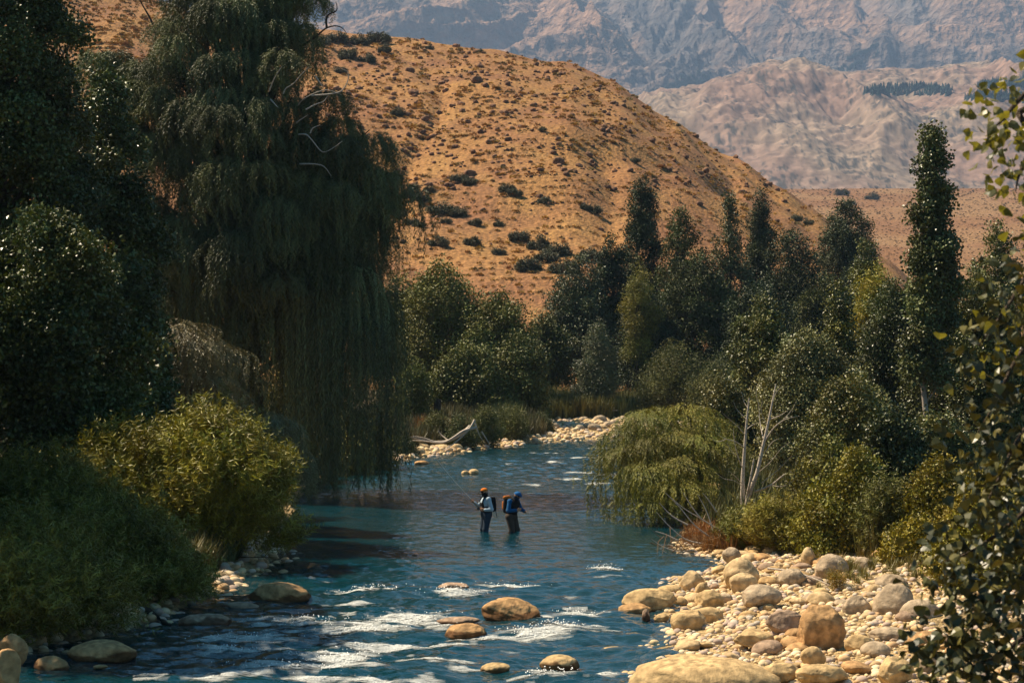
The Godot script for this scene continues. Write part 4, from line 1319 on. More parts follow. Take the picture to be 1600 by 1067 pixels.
func grass(called: String, label: String, shape: String, material: Material, count: int, tint: Color, chosen: Callable, area: Rect2, size: Vector2) -> void:
	var places := []
	var tints := PackedColorArray()
	var tries := 0
	while places.size() < count and tries < count * 12:
		tries += 1
		var x := pick(area.position.x, area.end.x)
		var d := pick(area.position.y, area.end.y)
		var f: float = chosen.call(x, d)
		if rng.randf() > f:
			continue
		places.append(Transform3D(Basis(Vector3.UP, pick(0, TAU)).scaled(Vector3.ONE * pick(size.x, size.y)), Vector3(x, ground_height(x, -d) - 0.03, -d)))
		var q := pick(0.7, 1.3)
		var hue := noise_b.get_noise_2d(x * 4.0, d * 4.0) * 0.3
		tints.append(Color(tint.r * q * (1.0 + hue), tint.g * q, tint.b * q * (1.0 - hue)))
	var o := scatter(numbered(called), shapes[shape], material, places, tints, self)
	tag(o, label, "grass", "", "stuff")


func build_grass() -> void:
	var blade := leafy("grass blade", 0.5, 0.4, Color(0.4, 0.36, 0.14))
	grass("bank_grass", "tall olive grass along the far bend of the river", "reed", blade, 4200, Color(0.125, 0.125, 0.036), func(x, d): return 1.0 if ashore(x, d) > (9.0 if x > 0.5 else 3.0) and x > -1.0 and x / d < 0.13 else 0.0, Rect2(-2, 120, 26, 26), Vector2(0.8, 1.5))
	grass("point_grass", "green and straw grass on the driftwood point", "reed", blade, 2200, Color(0.12, 0.105, 0.04), func(x, d): return 1.0 if ashore(x, d) > 1.8 and d > 101.0 else 0.0, Rect2(-9, 101, 11, 30), Vector2(0.6, 1.2))
	grass("orange_grass", "dry orange grass on top of the driftwood point", "reed", blade, 420, Color(0.36, 0.15, 0.03), func(x, d): return 1.0 if ashore(x, d) > 3.0 else 0.0, Rect2(-5.6, 113, 5.0, 6), Vector2(0.6, 1.1))
	grass("orange_grass", "dry orange grass behind the brush heap", "tussock", blade, 120, Color(0.28, 0.14, 0.04), func(x, d): return 1.0 if ashore(x, d) > 0.1 else 0.0, Rect2(4.9, 54.0, 2.2, 4.0), Vector2(0.5, 1.3))
	grass("bar_plants", "small yellow green plants between the stones of the bar", "tussock", blade, 700, Color(0.17, 0.14, 0.03), func(x, d): return clampf(ashore(x, d) * 0.16 - 0.35, 0.0, 1.0), Rect2(5.0, 44, 9, 13), Vector2(0.3, 0.8))
	grass("shaded_grass", "grass on the shaded bank under the poplars", "tussock", blade, 2600, Color(0.12, 0.115, 0.038), func(x, d): return 1.0 if ashore(x, d) > 0.8 else 0.0, Rect2(-20, 40, 14, 24), Vector2(0.8, 1.6))
	grass("thicket_grass", "undergrowth beneath the poplars of the gravel bank", "reed", blade, 3600, Color(0.1, 0.1, 0.028), func(x, d): return 1.0 if ashore(x, d) > (3.0 if d < 57.0 else 0.8) else 0.0, Rect2(5, 50.5, 22, 56), Vector2(0.6, 1.2))
	# one yellow plant among the stones
	var p := at(1310, 950, 43.5)
	var o := thing("yellow_plant", "orange and yellow leafy plant growing among the boulders", "plant", Vector3(p.x, ground_height(p.x, p.z), p.z))
	var places := []
	var tints := PackedColorArray()
	for k in 60:
		var q := Vector3(rng.randfn(0, 0.13), absf(rng.randfn(0.22, 0.16)), rng.randfn(0, 0.13))
		places.append(Transform3D(Basis(somewhere(rng), pick(0, TAU)).scaled(Vector3.ONE * 0.3), q))
		tints.append(Color(0.42, 0.24, 0.02) if rng.randf() < 0.4 else Color(0.2, 0.16, 0.02))
	scatter("foliage", shapes.poplar_fine, leafy("yellow leaf", 0.5, 0.34, Color(0.5, 0.48, 0.1)), places, tints, o)
	var s := Shape.new()
	for k in 6:
		var a := TAU * k / 6.0
		s.tube([Vector3(0, -0.05, 0), Vector3(cos(a) * 0.08, 0.25, sin(a) * 0.08), Vector3(cos(a) * 0.14, 0.48, sin(a) * 0.12)], [0.008, 0.006, 0.002], 4)
	part("stem", s.mesh(), mats.twig, o)


# ---------------------------------------------------------------- the dry hill's cover

# where on the hill a thing lies, by what stands before it
func hill_spot(p: Vector3) -> String:
	var b := p.x / -p.z
	var t := (-p.z - 165.0) / (265.0 - 420.0 * maxf(b + 0.06, 0.0))
	if -p.z > 330.0 and b > 0.155:
		return "on the brown terrace behind the round willow"
	var up := "just under the crest" if t > 0.85 else "high up" if t > 0.6 else "half way up" if t > 0.35 else "low down" if t > 0.15 else "at the foot"
	var by := "beside the great willow" if b < -0.05 else "above the wide olive tree" if b < 0.0 else "above the shingle bank" if b < 0.04 else "above the thick columnar poplar" if b < 0.085 else "above the airy cottonwood" if b < 0.115 else "on the falling shoulder"
	var joint: String = {"high up": " on", "low down": " on", "half way up": "", "just under the crest": " of", "at the foot": " of"}[up]
	return up + joint + " the dry hill " + by


func build_hill_cover() -> void:
	var blade := leafy("hill tuft", 0.6, 0.35, Color(0.3, 0.22, 0.08))
	var bushy := leafy("hill bush", 0.5, 0.4, Color(0.2, 0.2, 0.1))
	var hill := hill_height
	# bushes told apart one by one: seen middle and foot, width
	var spots := [[500, 72, 30], [530, 66, 34], [560, 70, 30], [590, 68, 36], [545, 90, 30], [575, 98, 26], [600, 82, 24], [532, 116, 20], [622, 183, 22], [670, 78, 12], [750, 82, 10], [540, 92, 22], [720, 284, 26], [735, 290, 24], [792, 302, 26], [805, 310, 22], [850, 318, 22], [640, 312, 30], [660, 318, 26], [690, 336, 36], [715, 340, 28], [640, 352, 24], [655, 356, 20], [685, 385, 30], [735, 385, 26], [742, 355, 24], [780, 355, 18], [810, 378, 30], [845, 392, 40], [875, 400, 40], [855, 410, 36], [930, 338, 24], [915, 332, 18], [695, 350, 18], [612, 330, 26], [625, 340, 20], [990, 256, 16], [847, 206, 12], [1060, 198, 8], [780, 398, 20], [1315, 305, 22], [1365, 312, 20], [1330, 320, 14], [650, 300, 20], [668, 305, 18], [1245, 345, 20], [1262, 352, 18], [825, 424, 40], [880, 428, 44], [920, 410, 40]]
	for e in spots:
		var p: Vector3 = meet(hill if e[0] < 1280 else terrace_height, e[0], e[1], 166.0 if e[0] < 1280 else 340.0, 520.0 if e[0] < 1280 else 1200.0, 1.0)
		if p.y < -100.0:
			continue
		var w: float = e[2] * 1.25 * -p.z / FOCAL
		var lumps := [[Vector3.ZERO, 0.7], [Vector3(pick(0.15, 0.3), 0, pick(-0.3, 0.3)) * w, pick(0.35, 0.6)], [Vector3(pick(-0.32, -0.15), 0, pick(-0.3, 0.3)) * w, pick(0.3, 0.55)]]
		var o := thing("hill_bush", "%s dark green bush %s" % ["wide" if e[2] > 28 else "middling" if e[2] > 20 else "small", hill_spot(p)], "bush", p, 0.0, "dark bushes scattered over the dry hill")
		var places := []
		var tints := PackedColorArray()
		for k in 66:
			var dir := somewhere(rng)
			dir.y = absf(dir.y)
			places.append(Transform3D(Basis(somewhere(rng), pick(0, TAU)).scaled(Vector3.ONE * w * 0.24), lumps[k % 3][0] + dir * Vector3(0.42, 0.5, 0.4) * w * lumps[k % 3][1] * pick(0.3, 1.1) + Vector3(0, w * 0.05, 0)))
			var q := pick(0.7, 1.3)
			tints.append(Color(0.085 * q, 0.085 * q, 0.035 * q))
		scatter("crown", shapes.hill_bush, bushy, places, tints, o)
		var s := Shape.new()
		for k in 4:
			var a := TAU * k / 4.0
			s.tube([Vector3(0, -0.1, 0), Vector3(cos(a) * w * 0.25, w * 0.3, sin(a) * w * 0.25)], [w * 0.025, w * 0.01], 4)
		part("stem", s.mesh(), mats.twig, o)
	# rocks
	var forms := []
	for k in 5:
		forms.append(rock(300 + k, 5, 10, 0.6, 0.16, Vector3(1, 0.7, 0.85)).mesh())
	var rust := surface("hill rock", lin(0.27, 0.14, 0.08), 0.9, shapes.speckle, 0.3)
	var big := [[745, 128, 22], [645, 148, 20], [770, 168, 14], [640, 112, 18], [790, 178, 12], [893, 185, 16], [765, 225, 16], [872, 255, 22], [920, 250, 14], [1018, 222, 18], [735, 275, 24], [560, 140, 14], [690, 132, 14], [664, 188, 16], [800, 205, 10], [905, 262, 14], [985, 268, 12], [1240, 302, 14]]
	var rest := []
	var rest_tints := PackedColorArray()
	var count := 0
	for k in 3000:
		var px := pick(480, 1260)
		var py := pick(60, 400)
		var w := 4.0 + 10.0 * pow(rng.randf(), 3.0)
		if k < big.size():
			px = big[k][0]
			py = big[k][1]
			w = big[k][2]
		elif noise_b.get_noise_2d(px * 0.25, py * 0.35 + 40.0) + 0.25 * sin((py - 60.0) / 95.0) < 0.04 or py > 300.0 and rng.randf() < 0.7:
			continue
		var p := meet(hill, px, py, 170.0, 520.0, 1.5)
		if p.y < -100.0:
			continue
		var size := w * -p.z / FOCAL
		var turn := Basis.from_euler(Vector3(pick(-0.3, 0.3), pick(0, TAU), pick(-0.3, 0.3)))
		if count < 140:
			count += 1
			var o := single("hill_rock", forms[rng.randi() % 5], rust, "%s rust brown rock %s" % ["big" if w > 11.0 else "middling" if w > 5.0 else "small", hill_spot(p)], "rock", "rust brown rocks on the dry hillside")
			o.transform = Transform3D(turn.scaled(Vector3.ONE * size), p + Vector3(0, size * 0.1, 0))
		else:
			rest.append(Transform3D(turn.scaled(Vector3.ONE * size), p + Vector3(0, size * 0.1, 0)))
			rest_tints.append(Color(1, 1, 1) * pick(0.7, 1.2))
	var ro := scatter(numbered("hill_rubble"), forms[0], rust, rest, rest_tints, self)
	tag(ro, "small rust brown stones strewn over the dry hill", "stones", "", "stuff")
	# dry tufts
	rest = []
	rest_tints = PackedColorArray()
	count = 0
	for k in 7500:
		var px := pick(480, 1290)
		var py := pick(55, 470)
		if k % 7 == 0:
			px = pick(100, 290)
			py = pick(-20, 110)
		if noise_b.get_noise_2d(px * 0.3 + 90.0, py * 0.5) < -0.12 and rng.randf() < 0.75:
			continue
		if py > 230.0 and rng.randf() < 0.45:
			continue
		var p := meet(hill, px, py, 170.0, 520.0, 2.0)
		if p.y < -100.0:
			continue
		var w := 6.0 + 8.0 * rng.randf() * rng.randf()
		var size := w * -p.z / FOCAL / 0.9
		var place := Transform3D(Basis(Vector3.UP, pick(0, TAU)).scaled(Vector3(size, size * pick(0.8, 1.2), size)), p)
		var c: Color = [Color(0.46, 0.26, 0.04), Color(0.36, 0.21, 0.04), Color(0.2, 0.15, 0.05), Color(0.38, 0.19, 0.05)][rng.randi() % 4]
		if count < 200 and w > 8.5:
			count += 1
			var o := single("dry_tuft", shapes.hill_tuft, leafy("dry tuft %d" % (rng.randi() % 2), 0.6, 0.35, Color(0.3, 0.22, 0.08)), "%s golden grass tuft %s" % ["broad" if w > 10.0 else "rounded", hill_spot(p)], "tuft", "golden tufts on the dry hillside")
			o.transform = place
		else:
			rest.append(place)
			rest_tints.append(c)
	mats["dry tuft 0"].albedo_color = lin(0.46, 0.27, 0.04)
	mats["dry tuft 1"].albedo_color = lin(0.34, 0.2, 0.04)
	ro = scatter(numbered("dry_grass"), shapes.hill_tuft, blade, rest, rest_tints, self)
	tag(ro, "dry golden grass tufts covering the hillside", "grass", "", "stuff")
	# sagebrush dots over the terrace
	rest = []
	rest_tints = PackedColorArray()
	for k in 3200:
		var px := pick(1200, 1640)
		var py := 288.0 + 130.0 * pow(rng.randf(), 1.3)
		var p := meet(terrace_height, px, py, 340.0, 1300.0, 5.0)
		if p.y < -100.0:
			continue
		var size := pick(2.0, 4.2) * -p.z / FOCAL
		rest.append(Transform3D(Basis(Vector3.UP, pick(0, TAU)).scaled(Vector3.ONE * size), p))
		rest_tints.append([Color(0.14, 0.1, 0.045), Color(0.1, 0.08, 0.04), Color(0.22, 0.13, 0.05)][rng.randi() % 3])
	ro = scatter(numbered("terrace_brush"), shapes.hill_tuft, blade, rest, rest_tints, self)
	tag(ro, "low brush dotted over the brown terrace", "brush", "", "stuff")


func build_plantations() -> void:
	var s := Shape.new()
	for tier in 4:
		var y := tier * 0.24
		var first := s.v.size()
		s.v.append(Vector3(0, y + 0.34, 0))
		for j in 7:
			var a := TAU * j / 7.0 + tier
			s.v.append(Vector3(cos(a) * (0.26 - tier * 0.055) * (0.8 + 0.35 * (j % 2)), y, sin(a) * (0.26 - tier * 0.055)))
		for j in 7:
			s.tri(first, first + 1 + j, first + 1 + (j + 1) % 7)
	var cone := s.mesh()
	var needle := leafy("needle", 0.7, 0.3, Color.BLACK)
	# corners of each stand as they are seen
	for e in [
		["planted conifer wood in the valley beyond the dry hill", mountain_height, PackedVector2Array([Vector2(1005, 160), Vector2(1060, 130), Vector2(1112, 120), Vector2(1104, 140), Vector2(1030, 172)]), 1500, 3900.0, 7400.0, 11.0],
		["dark conifer belt on the crest of the mauve hill", far_hill_height, PackedVector2Array([Vector2(1345, 146), Vector2(1370, 138), Vector2(1470, 136), Vector2(1492, 144), Vector2(1480, 149), Vector2(1380, 149)]), 420, 2300.0, 3600.0, 11.0],
		["conifer strip running up the foot of the mountain", mountain_height, PackedVector2Array([Vector2(1285, 126), Vector2(1330, 100), Vector2(1375, 78), Vector2(1372, 84), Vector2(1330, 110), Vector2(1300, 126)]), 600, 3900.0, 7400.0, 10.0],
		["conifer belt at the far end of the mauve hill", far_hill_height, PackedVector2Array([Vector2(1505, 156), Vector2(1530, 150), Vector2(1610, 150), Vector2(1610, 159)]), 320, 2300.0, 3600.0, 10.0],
		["upper conifer belt behind the big poplar leaves", far_hill_height, PackedVector2Array([Vector2(1528, 138), Vector2(1540, 130), Vector2(1610, 128), Vector2(1610, 138)]), 260, 2300.0, 3600.0, 10.0]]:
		var places := []
		var tints := PackedColorArray()
		var box := Rect2(e[2][0], Vector2.ZERO)
		for p in e[2]:
			box = box.expand(p)
		var tries := 0
		while places.size() < e[3] and tries < e[3] * 8:
			tries += 1
			var q := Vector2(pick(box.position.x, box.end.x), pick(box.position.y, box.end.y))
			if not Geometry2D.is_point_in_polygon(q, e[2]):
				continue
			var p := meet(e[1], q.x, q.y + 2.0, e[4], e[5], 14.0)
			if p.y < -100.0:
				continue
			places.append(Transform3D(Basis(Vector3.UP, pick(0, TAU)).scaled(Vector3.ONE * e[6] * pick(0.6, 1.1)), p - Vector3(0, 1, 0)))
			tints.append(Color(0.012, 0.05, 0.042) * pick(0.7, 1.3))
		var o := scatter(numbered("conifer_wood"), cone, needle, places, tints, self)
		tag(o, e[0], "wood", "", "stuff")


# ---------------------------------------------------------------- people

# one continuous skin over tapered bones [from, to, radius, radius, blend], meshed as a surface net
func skin(bones: Array, cell: float) -> ArrayMesh:
	var lo := Vector3.ONE * 1e9
	var hi := Vector3.ONE * -1e9
	for b in bones:
		var r := Vector3.ONE * (maxf(b[2], b[3]) + 3.0 * cell)
		lo = lo.min(b[0] - r).min(b[1] - r)
		hi = hi.max(b[0] + r).max(b[1] + r)
	var n := Vector3i(((hi - lo) / cell).ceil()) + Vector3i.ONE
	var field := PackedFloat32Array()
	field.resize(n.x * n.y * n.z)
	field.fill(1.0)
	var row := n.x
	var slab := n.x * n.y
	for b in bones:
		var a: Vector3 = b[0]
		var ab: Vector3 = b[1] - a
		var l2 := maxf(ab.length_squared(), 1e-9)
		var k: float = b[4]
		var r := Vector3.ONE * (maxf(b[2], b[3]) + k + 2.0 * cell)
		var c0 := Vector3i(((b[0].min(b[1]) - r - lo) / cell).floor()).clamp(Vector3i.ZERO, n - Vector3i.ONE)
		var c1 := Vector3i(((b[0].max(b[1]) + r - lo) / cell).ceil()).clamp(Vector3i.ZERO, n - Vector3i.ONE)
		for z in range(c0.z, c1.z + 1):
			for y in range(c0.y, c1.y + 1):
				for x in range(c0.x, c1.x + 1):
					var p := lo + Vector3(x, y, z) * cell - a
					var t := clampf(p.dot(ab) / l2, 0.0, 1.0)
					var d: float = (p - ab * t).length() - lerpf(b[2], b[3], t)
					var at_i := x + y * row + z * slab
					var f := field[at_i]
					var h := clampf(0.5 + 0.5 * (f - d) / k, 0.0, 1.0)
					field[at_i] = lerpf(f, d, h) - k * h * (1.0 - h)
	var s := Shape.new()
	var ids := PackedInt32Array()
	ids.resize(field.size())
	ids.fill(-1)
	var offsets := [0, 1, row, row + 1, slab, slab + 1, slab + row, slab + row + 1]
	var edges := [[0, 1], [2, 3], [4, 5], [6, 7], [0, 2], [1, 3], [4, 6], [5, 7], [0, 4], [1, 5], [2, 6], [3, 7]]
	for z in n.z - 1:
		for y in n.y - 1:
			for x in n.x - 1:
				var i0 := x + y * row + z * slab
				if absf(field[i0]) > 2.0 * cell:
					continue
				var inside := 0
				for o in offsets:
					if field[i0 + o] < 0.0:
						inside += 1
				if inside == 0 or inside == 8:
					continue
				var sum := Vector3.ZERO
				var count := 0
				for e in edges:
					var f0 := field[i0 + offsets[e[0]]]
					var f1 := field[i0 + offsets[e[1]]]
					if (f0 < 0.0) != (f1 < 0.0):
						var t := f0 / (f0 - f1)
						var p0 := Vector3(e[0] & 1, (e[0] >> 1) & 1, e[0] >> 2)
						var p1 := Vector3(e[1] & 1, (e[1] >> 1) & 1, e[1] >> 2)
						sum += p0.lerp(p1, t)
						count += 1
				ids[i0] = s.v.size()
				s.v.append(lo + (Vector3(x, y, z) + sum / count) * cell)
	for z in range(1, n.z - 1):
		for y in range(1, n.y - 1):
			for x in range(1, n.x - 1):
				var i0 := x + y * row + z * slab
				if absf(field[i0]) > 2.0 * cell:
					continue
				var inside := field[i0] < 0.0
				for axis in 3:
					var step: int = [1, row, slab][axis]
					if (field[i0 + step] < 0.0) == inside:
						continue
					var u: int = [row, slab, 1][axis]
					var w: int = [slab, 1, row][axis]
					var q := [ids[i0 - u - w], ids[i0 - w], ids[i0], ids[i0 - u]]
					if q.min() < 0:
						continue
					if inside:
						q.reverse()
					s.tri(q[0], q[1], q[2])
					s.tri(q[0], q[2], q[3])
	s.smooth()
	return s.mesh()


func hand_bones(wrist: Vector3, along: Vector3, palm: Vector3, curl: float) -> Array:
	var side := along.cross(palm).normalized()
	var bones := [[wrist, wrist + along * 0.03, 0.026, 0.026, 0.01], [wrist + along * 0.03 - side * 0.022, wrist + along * 0.075 - side * 0.026, 0.016, 0.015, 0.012], [wrist + along * 0.03 + side * 0.022, wrist + along * 0.075 + side * 0.026, 0.016, 0.015, 0.012], [wrist + along * 0.03, wrist + along * 0.078, 0.017, 0.015, 0.012]]
	for k in 4:
		var root: Vector3 = wrist + along * 0.078 + side * (0.03 - 0.02 * k)
		var long: float = [0.033, 0.04, 0.037, 0.028][k]
		var dir := along
		for j in 3:
			dir = (dir + palm * curl).normalized()
			var tip := root + dir * long
			bones.append([root, tip, 0.009 - j * 0.0008, 0.0084 - j * 0.0008, 0.003])
			root = tip
			long *= 0.75
	var thumb := wrist + along * 0.03 + side * 0.034
	var mid := thumb + (along * 0.5 + side * 0.6 + palm * 0.5).normalized() * 0.04
	bones.append([wrist + along * 0.02 + side * 0.015, thumb, 0.017, 0.012, 0.008])
	bones.append([thumb, mid, 0.011, 0.01, 0.004])
	bones.append([mid, mid + (along * 0.7 + palm * 0.8).normalized() * 0.03, 0.0098, 0.0085, 0.003])
	return bones


func cloth(called: String, color: Color, rough := 0.85) -> StandardMaterial3D:
	return surface(called, color, rough, shapes.weave, 6.0)


# joints in metres: x ahead, y up, z to the person's own right
func angler(label: String, where: Vector3, turn: float, j: Dictionary, look: Dictionary) -> Node3D:
	var o := thing("person", label, "person", where, turn, "anglers wading the river")
	var head: Vector3 = j.head
	var face: Vector3 = j.face
	var up: Vector3 = (head - j.neck).normalized()
	var side: Vector3 = face.cross(up).normalized()
	var bare := [
		[j.pelvis, j.chest, 0.145, 0.15, 0.06], [j.chest + Vector3(0, 0.02, -0.08), j.chest + Vector3(0, 0.02, 0.08), 0.12, 0.12, 0.05], [j.chest, j.neck, 0.1, 0.058, 0.05], [j.neck, head, 0.055, 0.055, 0.03],
		[head + up * 0.025 - face * 0.015, head + up * 0.03 + face * 0.02, 0.092, 0.088, 0.02], [head - up * 0.02 + face * 0.03, head - up * 0.085 + face * 0.055, 0.068, 0.045, 0.03], [head - up * 0.005 + face * 0.095, head - up * 0.03 + face * 0.118, 0.012, 0.016, 0.012],
		[head + side * 0.088, head + side * 0.09 - up * 0.03, 0.016, 0.012, 0.008], [head - side * 0.088, head - side * 0.09 - up * 0.03, 0.016, 0.012, 0.008], [head - up * 0.065 + face * 0.085 + side * 0.02, head - up * 0.065 + face * 0.085 - side * 0.02, 0.012, 0.012, 0.01]]
	for s in ["r", "l"]:
		bare.append_array([
			[j.chest + (j[s + "_shoulder"] - j.chest) * 0.6, j[s + "_shoulder"], 0.07, 0.065, 0.04], [j[s + "_shoulder"], j[s + "_elbow"], 0.055, 0.043, 0.02], [j[s + "_elbow"], j[s + "_wrist"], 0.043, 0.03, 0.015],
			[j.pelvis, j[s + "_hip"], 0.12, 0.1, 0.05], [j[s + "_hip"], j[s + "_knee"], 0.095, 0.062, 0.03], [j[s + "_knee"], j[s + "_ankle"], 0.06, 0.042, 0.02], [j[s + "_ankle"], j[s + "_ankle"] + Vector3(0.16, -0.04, 0.0), 0.045, 0.034, 0.02]])
	bare.append_array(hand_bones(j.r_wrist, (j.r_hand - j.r_wrist).normalized(), j.r_palm, 0.75))
	bare.append_array(hand_bones(j.l_wrist, (j.l_hand - j.l_wrist).normalized(), j.l_palm, 0.6))
	part("body", skin(bare, 0.011), surface("skin", lin(0.42, 0.22, 0.13), 0.6), o)
	# clothes, a little outside the body
	var g := 0.014
	var top := [[j.pelvis + Vector3(0, 0.04, 0), j.chest, 0.145 + g, 0.15 + g, 0.06], [j.chest + Vector3(0, 0.02, -0.08), j.chest + Vector3(0, 0.02, 0.08), 0.12 + g, 0.12 + g, 0.05], [j.chest, j.neck - Vector3(0, 0.03, 0), 0.1 + g, 0.062 + g, 0.05]]
	for s in ["r", "l"]:
		var cuff: Vector3 = j[s + "_wrist"].lerp(j[s + "_elbow"], 0.12)
		top.append_array([[j.chest + (j[s + "_shoulder"] - j.chest) * 0.6, j[s + "_shoulder"], 0.07 + g, 0.066 + g, 0.04], [j[s + "_shoulder"], j[s + "_elbow"], 0.06 + g, 0.05 + g, 0.02], [j[s + "_elbow"], cuff, 0.05 + g, 0.036 + g, 0.015]])
	part("shirt", skin(top, 0.014), look.shirt, o)
	g = 0.024
	var waders := [[j.pelvis, j.pelvis + Vector3(0, 0.1, 0), 0.148 + g, 0.145 + g, 0.05]]
	for s in ["r", "l"]:
		waders.append_array([[j.pelvis, j[s + "_hip"], 0.125 + g, 0.105 + g, 0.05], [j[s + "_hip"], j[s + "_knee"], 0.098 + g, 0.07 + g, 0.03], [j[s + "_knee"], j[s + "_ankle"], 0.07 + g, 0.055 + g, 0.02], [j[s + "_ankle"] - Vector3(0.03, 0.0, 0), j[s + "_ankle"] + Vector3(0.19, -0.045, 0.0), 0.06, 0.045, 0.02]])
	part("waders", skin(waders, 0.016), look.waders, o)
	var belt := [[j.pelvis + Vector3(0, 0.13, -0.03), j.pelvis + Vector3(0, 0.13, 0.03), 0.176, 0.176, 0.02]]
	var vest := [[j.chest + Vector3(0.11, -0.03, -0.07), j.chest + Vector3(0.11, -0.03, 0.07), 0.07, 0.07, 0.03], [j.chest + Vector3(0.12, -0.14, -0.08), j.chest + Vector3(0.12, -0.14, 0.08), 0.065, 0.065, 0.03]]
	if look.has("jacket"):
		part("sleeveless_jacket", skin([[j.pelvis + Vector3(0, 0.02, 0), j.chest, 0.175, 0.18, 0.06], [j.chest + Vector3(0.02, 0.02, -0.09), j.chest + Vector3(0.02, 0.02, 0.09), 0.148, 0.148, 0.05], [j.chest, j.neck - Vector3(0, 0.03, 0), 0.13, 0.085, 0.05]], 0.014), look.jacket, o)
	part("chest_pack", skin(vest, 0.012), look.pack, o)
	for z in [-0.12, 0.12]:
		var strap := Shape.new()
		strap.tube(smoothed([j.chest + Vector3(0.12, -0.08, z * 0.9), j.chest + Vector3(0.145, 0.06, z), j.chest + Vector3(0.06, 0.185, z * 0.95), j.chest + Vector3(-0.1, 0.17, z), j.chest + Vector3(-0.17, 0.0, z)], 4), smoothed_radii([0.02, 0.022, 0.022, 0.022, 0.02], 4), 6)
		part("shoulder_strap", strap.mesh(), look.pack, o)
	var bag := []
	for z in [-0.09, 0.0, 0.09]:
		bag.append([j.chest + Vector3(-0.21, 0.12, z), j.chest + Vector3(-0.22, -0.18, z), 0.075, 0.09, 0.03])
	bag.append([j.chest + Vector3(-0.28, -0.05, -0.05), j.chest + Vector3(-0.28, -0.05, 0.05), 0.05, 0.05, 0.03])
	var bp := part("backpack", skin(bag, 0.015), look.pack, o)
	if look.has("pack_top"):
		part("rolled_jacket", skin([[j.chest + Vector3(-0.24, 0.21, -0.1), j.chest + Vector3(-0.24, 0.21, 0.1), 0.065, 0.065, 0.02], [j.chest + Vector3(-0.3, 0.05, 0.08), j.chest + Vector3(-0.28, -0.12, 0.12), 0.055, 0.05, 0.03]], 0.012), look.pack_top, o)
	var hang := Shape.new()
	hang.tube([j.chest + Vector3(-0.28, -0.22, -0.1), j.chest + Vector3(-0.3, -0.33, -0.11), j.chest + Vector3(-0.33, -0.44, -0.11)], [0.012, 0.012, 0.01], 5)
	part("strap_end", hang.mesh(), look.pack, bp)
	part("wading_belt", skin(belt, 0.016), look.pack, o)
	# neck gaiter over the lower face, dark glasses, cap
	part("neck_gaiter", skin([[j.neck - up * 0.02, head - up * 0.03, 0.075, 0.085, 0.03], [head - up * 0.02 + face * 0.03, head - up * 0.085 + face * 0.055, 0.076, 0.056, 0.03], [head - up * 0.015 + face * 0.085, head - up * 0.035 + face * 0.112, 0.02, 0.022, 0.02]], 0.009), look.gaiter, o)
	part("sunglasses", skin([[head + up * 0.012 + face * 0.086 - side * 0.055, head + up * 0.012 + face * 0.1 - side * 0.018, 0.02, 0.022, 0.01], [head + up * 0.012 + face * 0.1 + side * 0.018, head + up * 0.012 + face * 0.086 + side * 0.055, 0.022, 0.02, 0.01]], 0.007), look.glasses, o)
	var cap := Shape.new()
	var rings := 7
	for k in rings:
		var b := PI * 0.5 * k / (rings - 1)
		for q in 18:
			var a := TAU * q / 18
			cap.v.append(head + up * (0.035 + sin(b) * 0.098) + (face * cos(a) * 1.08 + side * sin(a)) * cos(b) * 0.112)
	for k in rings - 1:
		for q in 18:
			var a0 := k * 18 + q
			var a1 := k * 18 + (q + 1) % 18
			cap.tri(a0, a0 + 18, a1 + 18)
			cap.tri(a0, a1 + 18, a1)
	cap.smooth()
	for k in cap.n.size():
		if cap.n[k].dot(cap.v[k] - head) < 0.0:
			cap.n[k] = -cap.n[k]
	for k in range(0, cap.i.size(), 3):
		var m := (cap.v[cap.i[k + 2]] - cap.v[cap.i[k]]).cross(cap.v[cap.i[k + 1]] - cap.v[cap.i[k]])
		if m.dot(cap.n[cap.i[k]]) < 0.0:
			var w := cap.i[k + 1]
			cap.i[k + 1] = cap.i[k + 2]
			cap.i[k + 2] = w
	var co := part("cap", cap.mesh(), look.cap, o)
	part("brim", skin([[head + up * 0.045 + face * 0.1 - side * 0.045, head + up * 0.045 + face * 0.1 + side * 0.045, 0.014, 0.014, 0.02], [head + up * 0.043 + face * 0.135 - side * 0.04, head + up * 0.043 + face * 0.135 + side * 0.04, 0.011, 0.011, 0.03], [head + up * 0.036 + face * 0.17 - side * 0.03, head + up * 0.036 + face * 0.17 + side * 0.03, 0.009, 0.009, 0.03]], 0.008), look.cap if not look.has("brim") else look.brim, co)
	return o


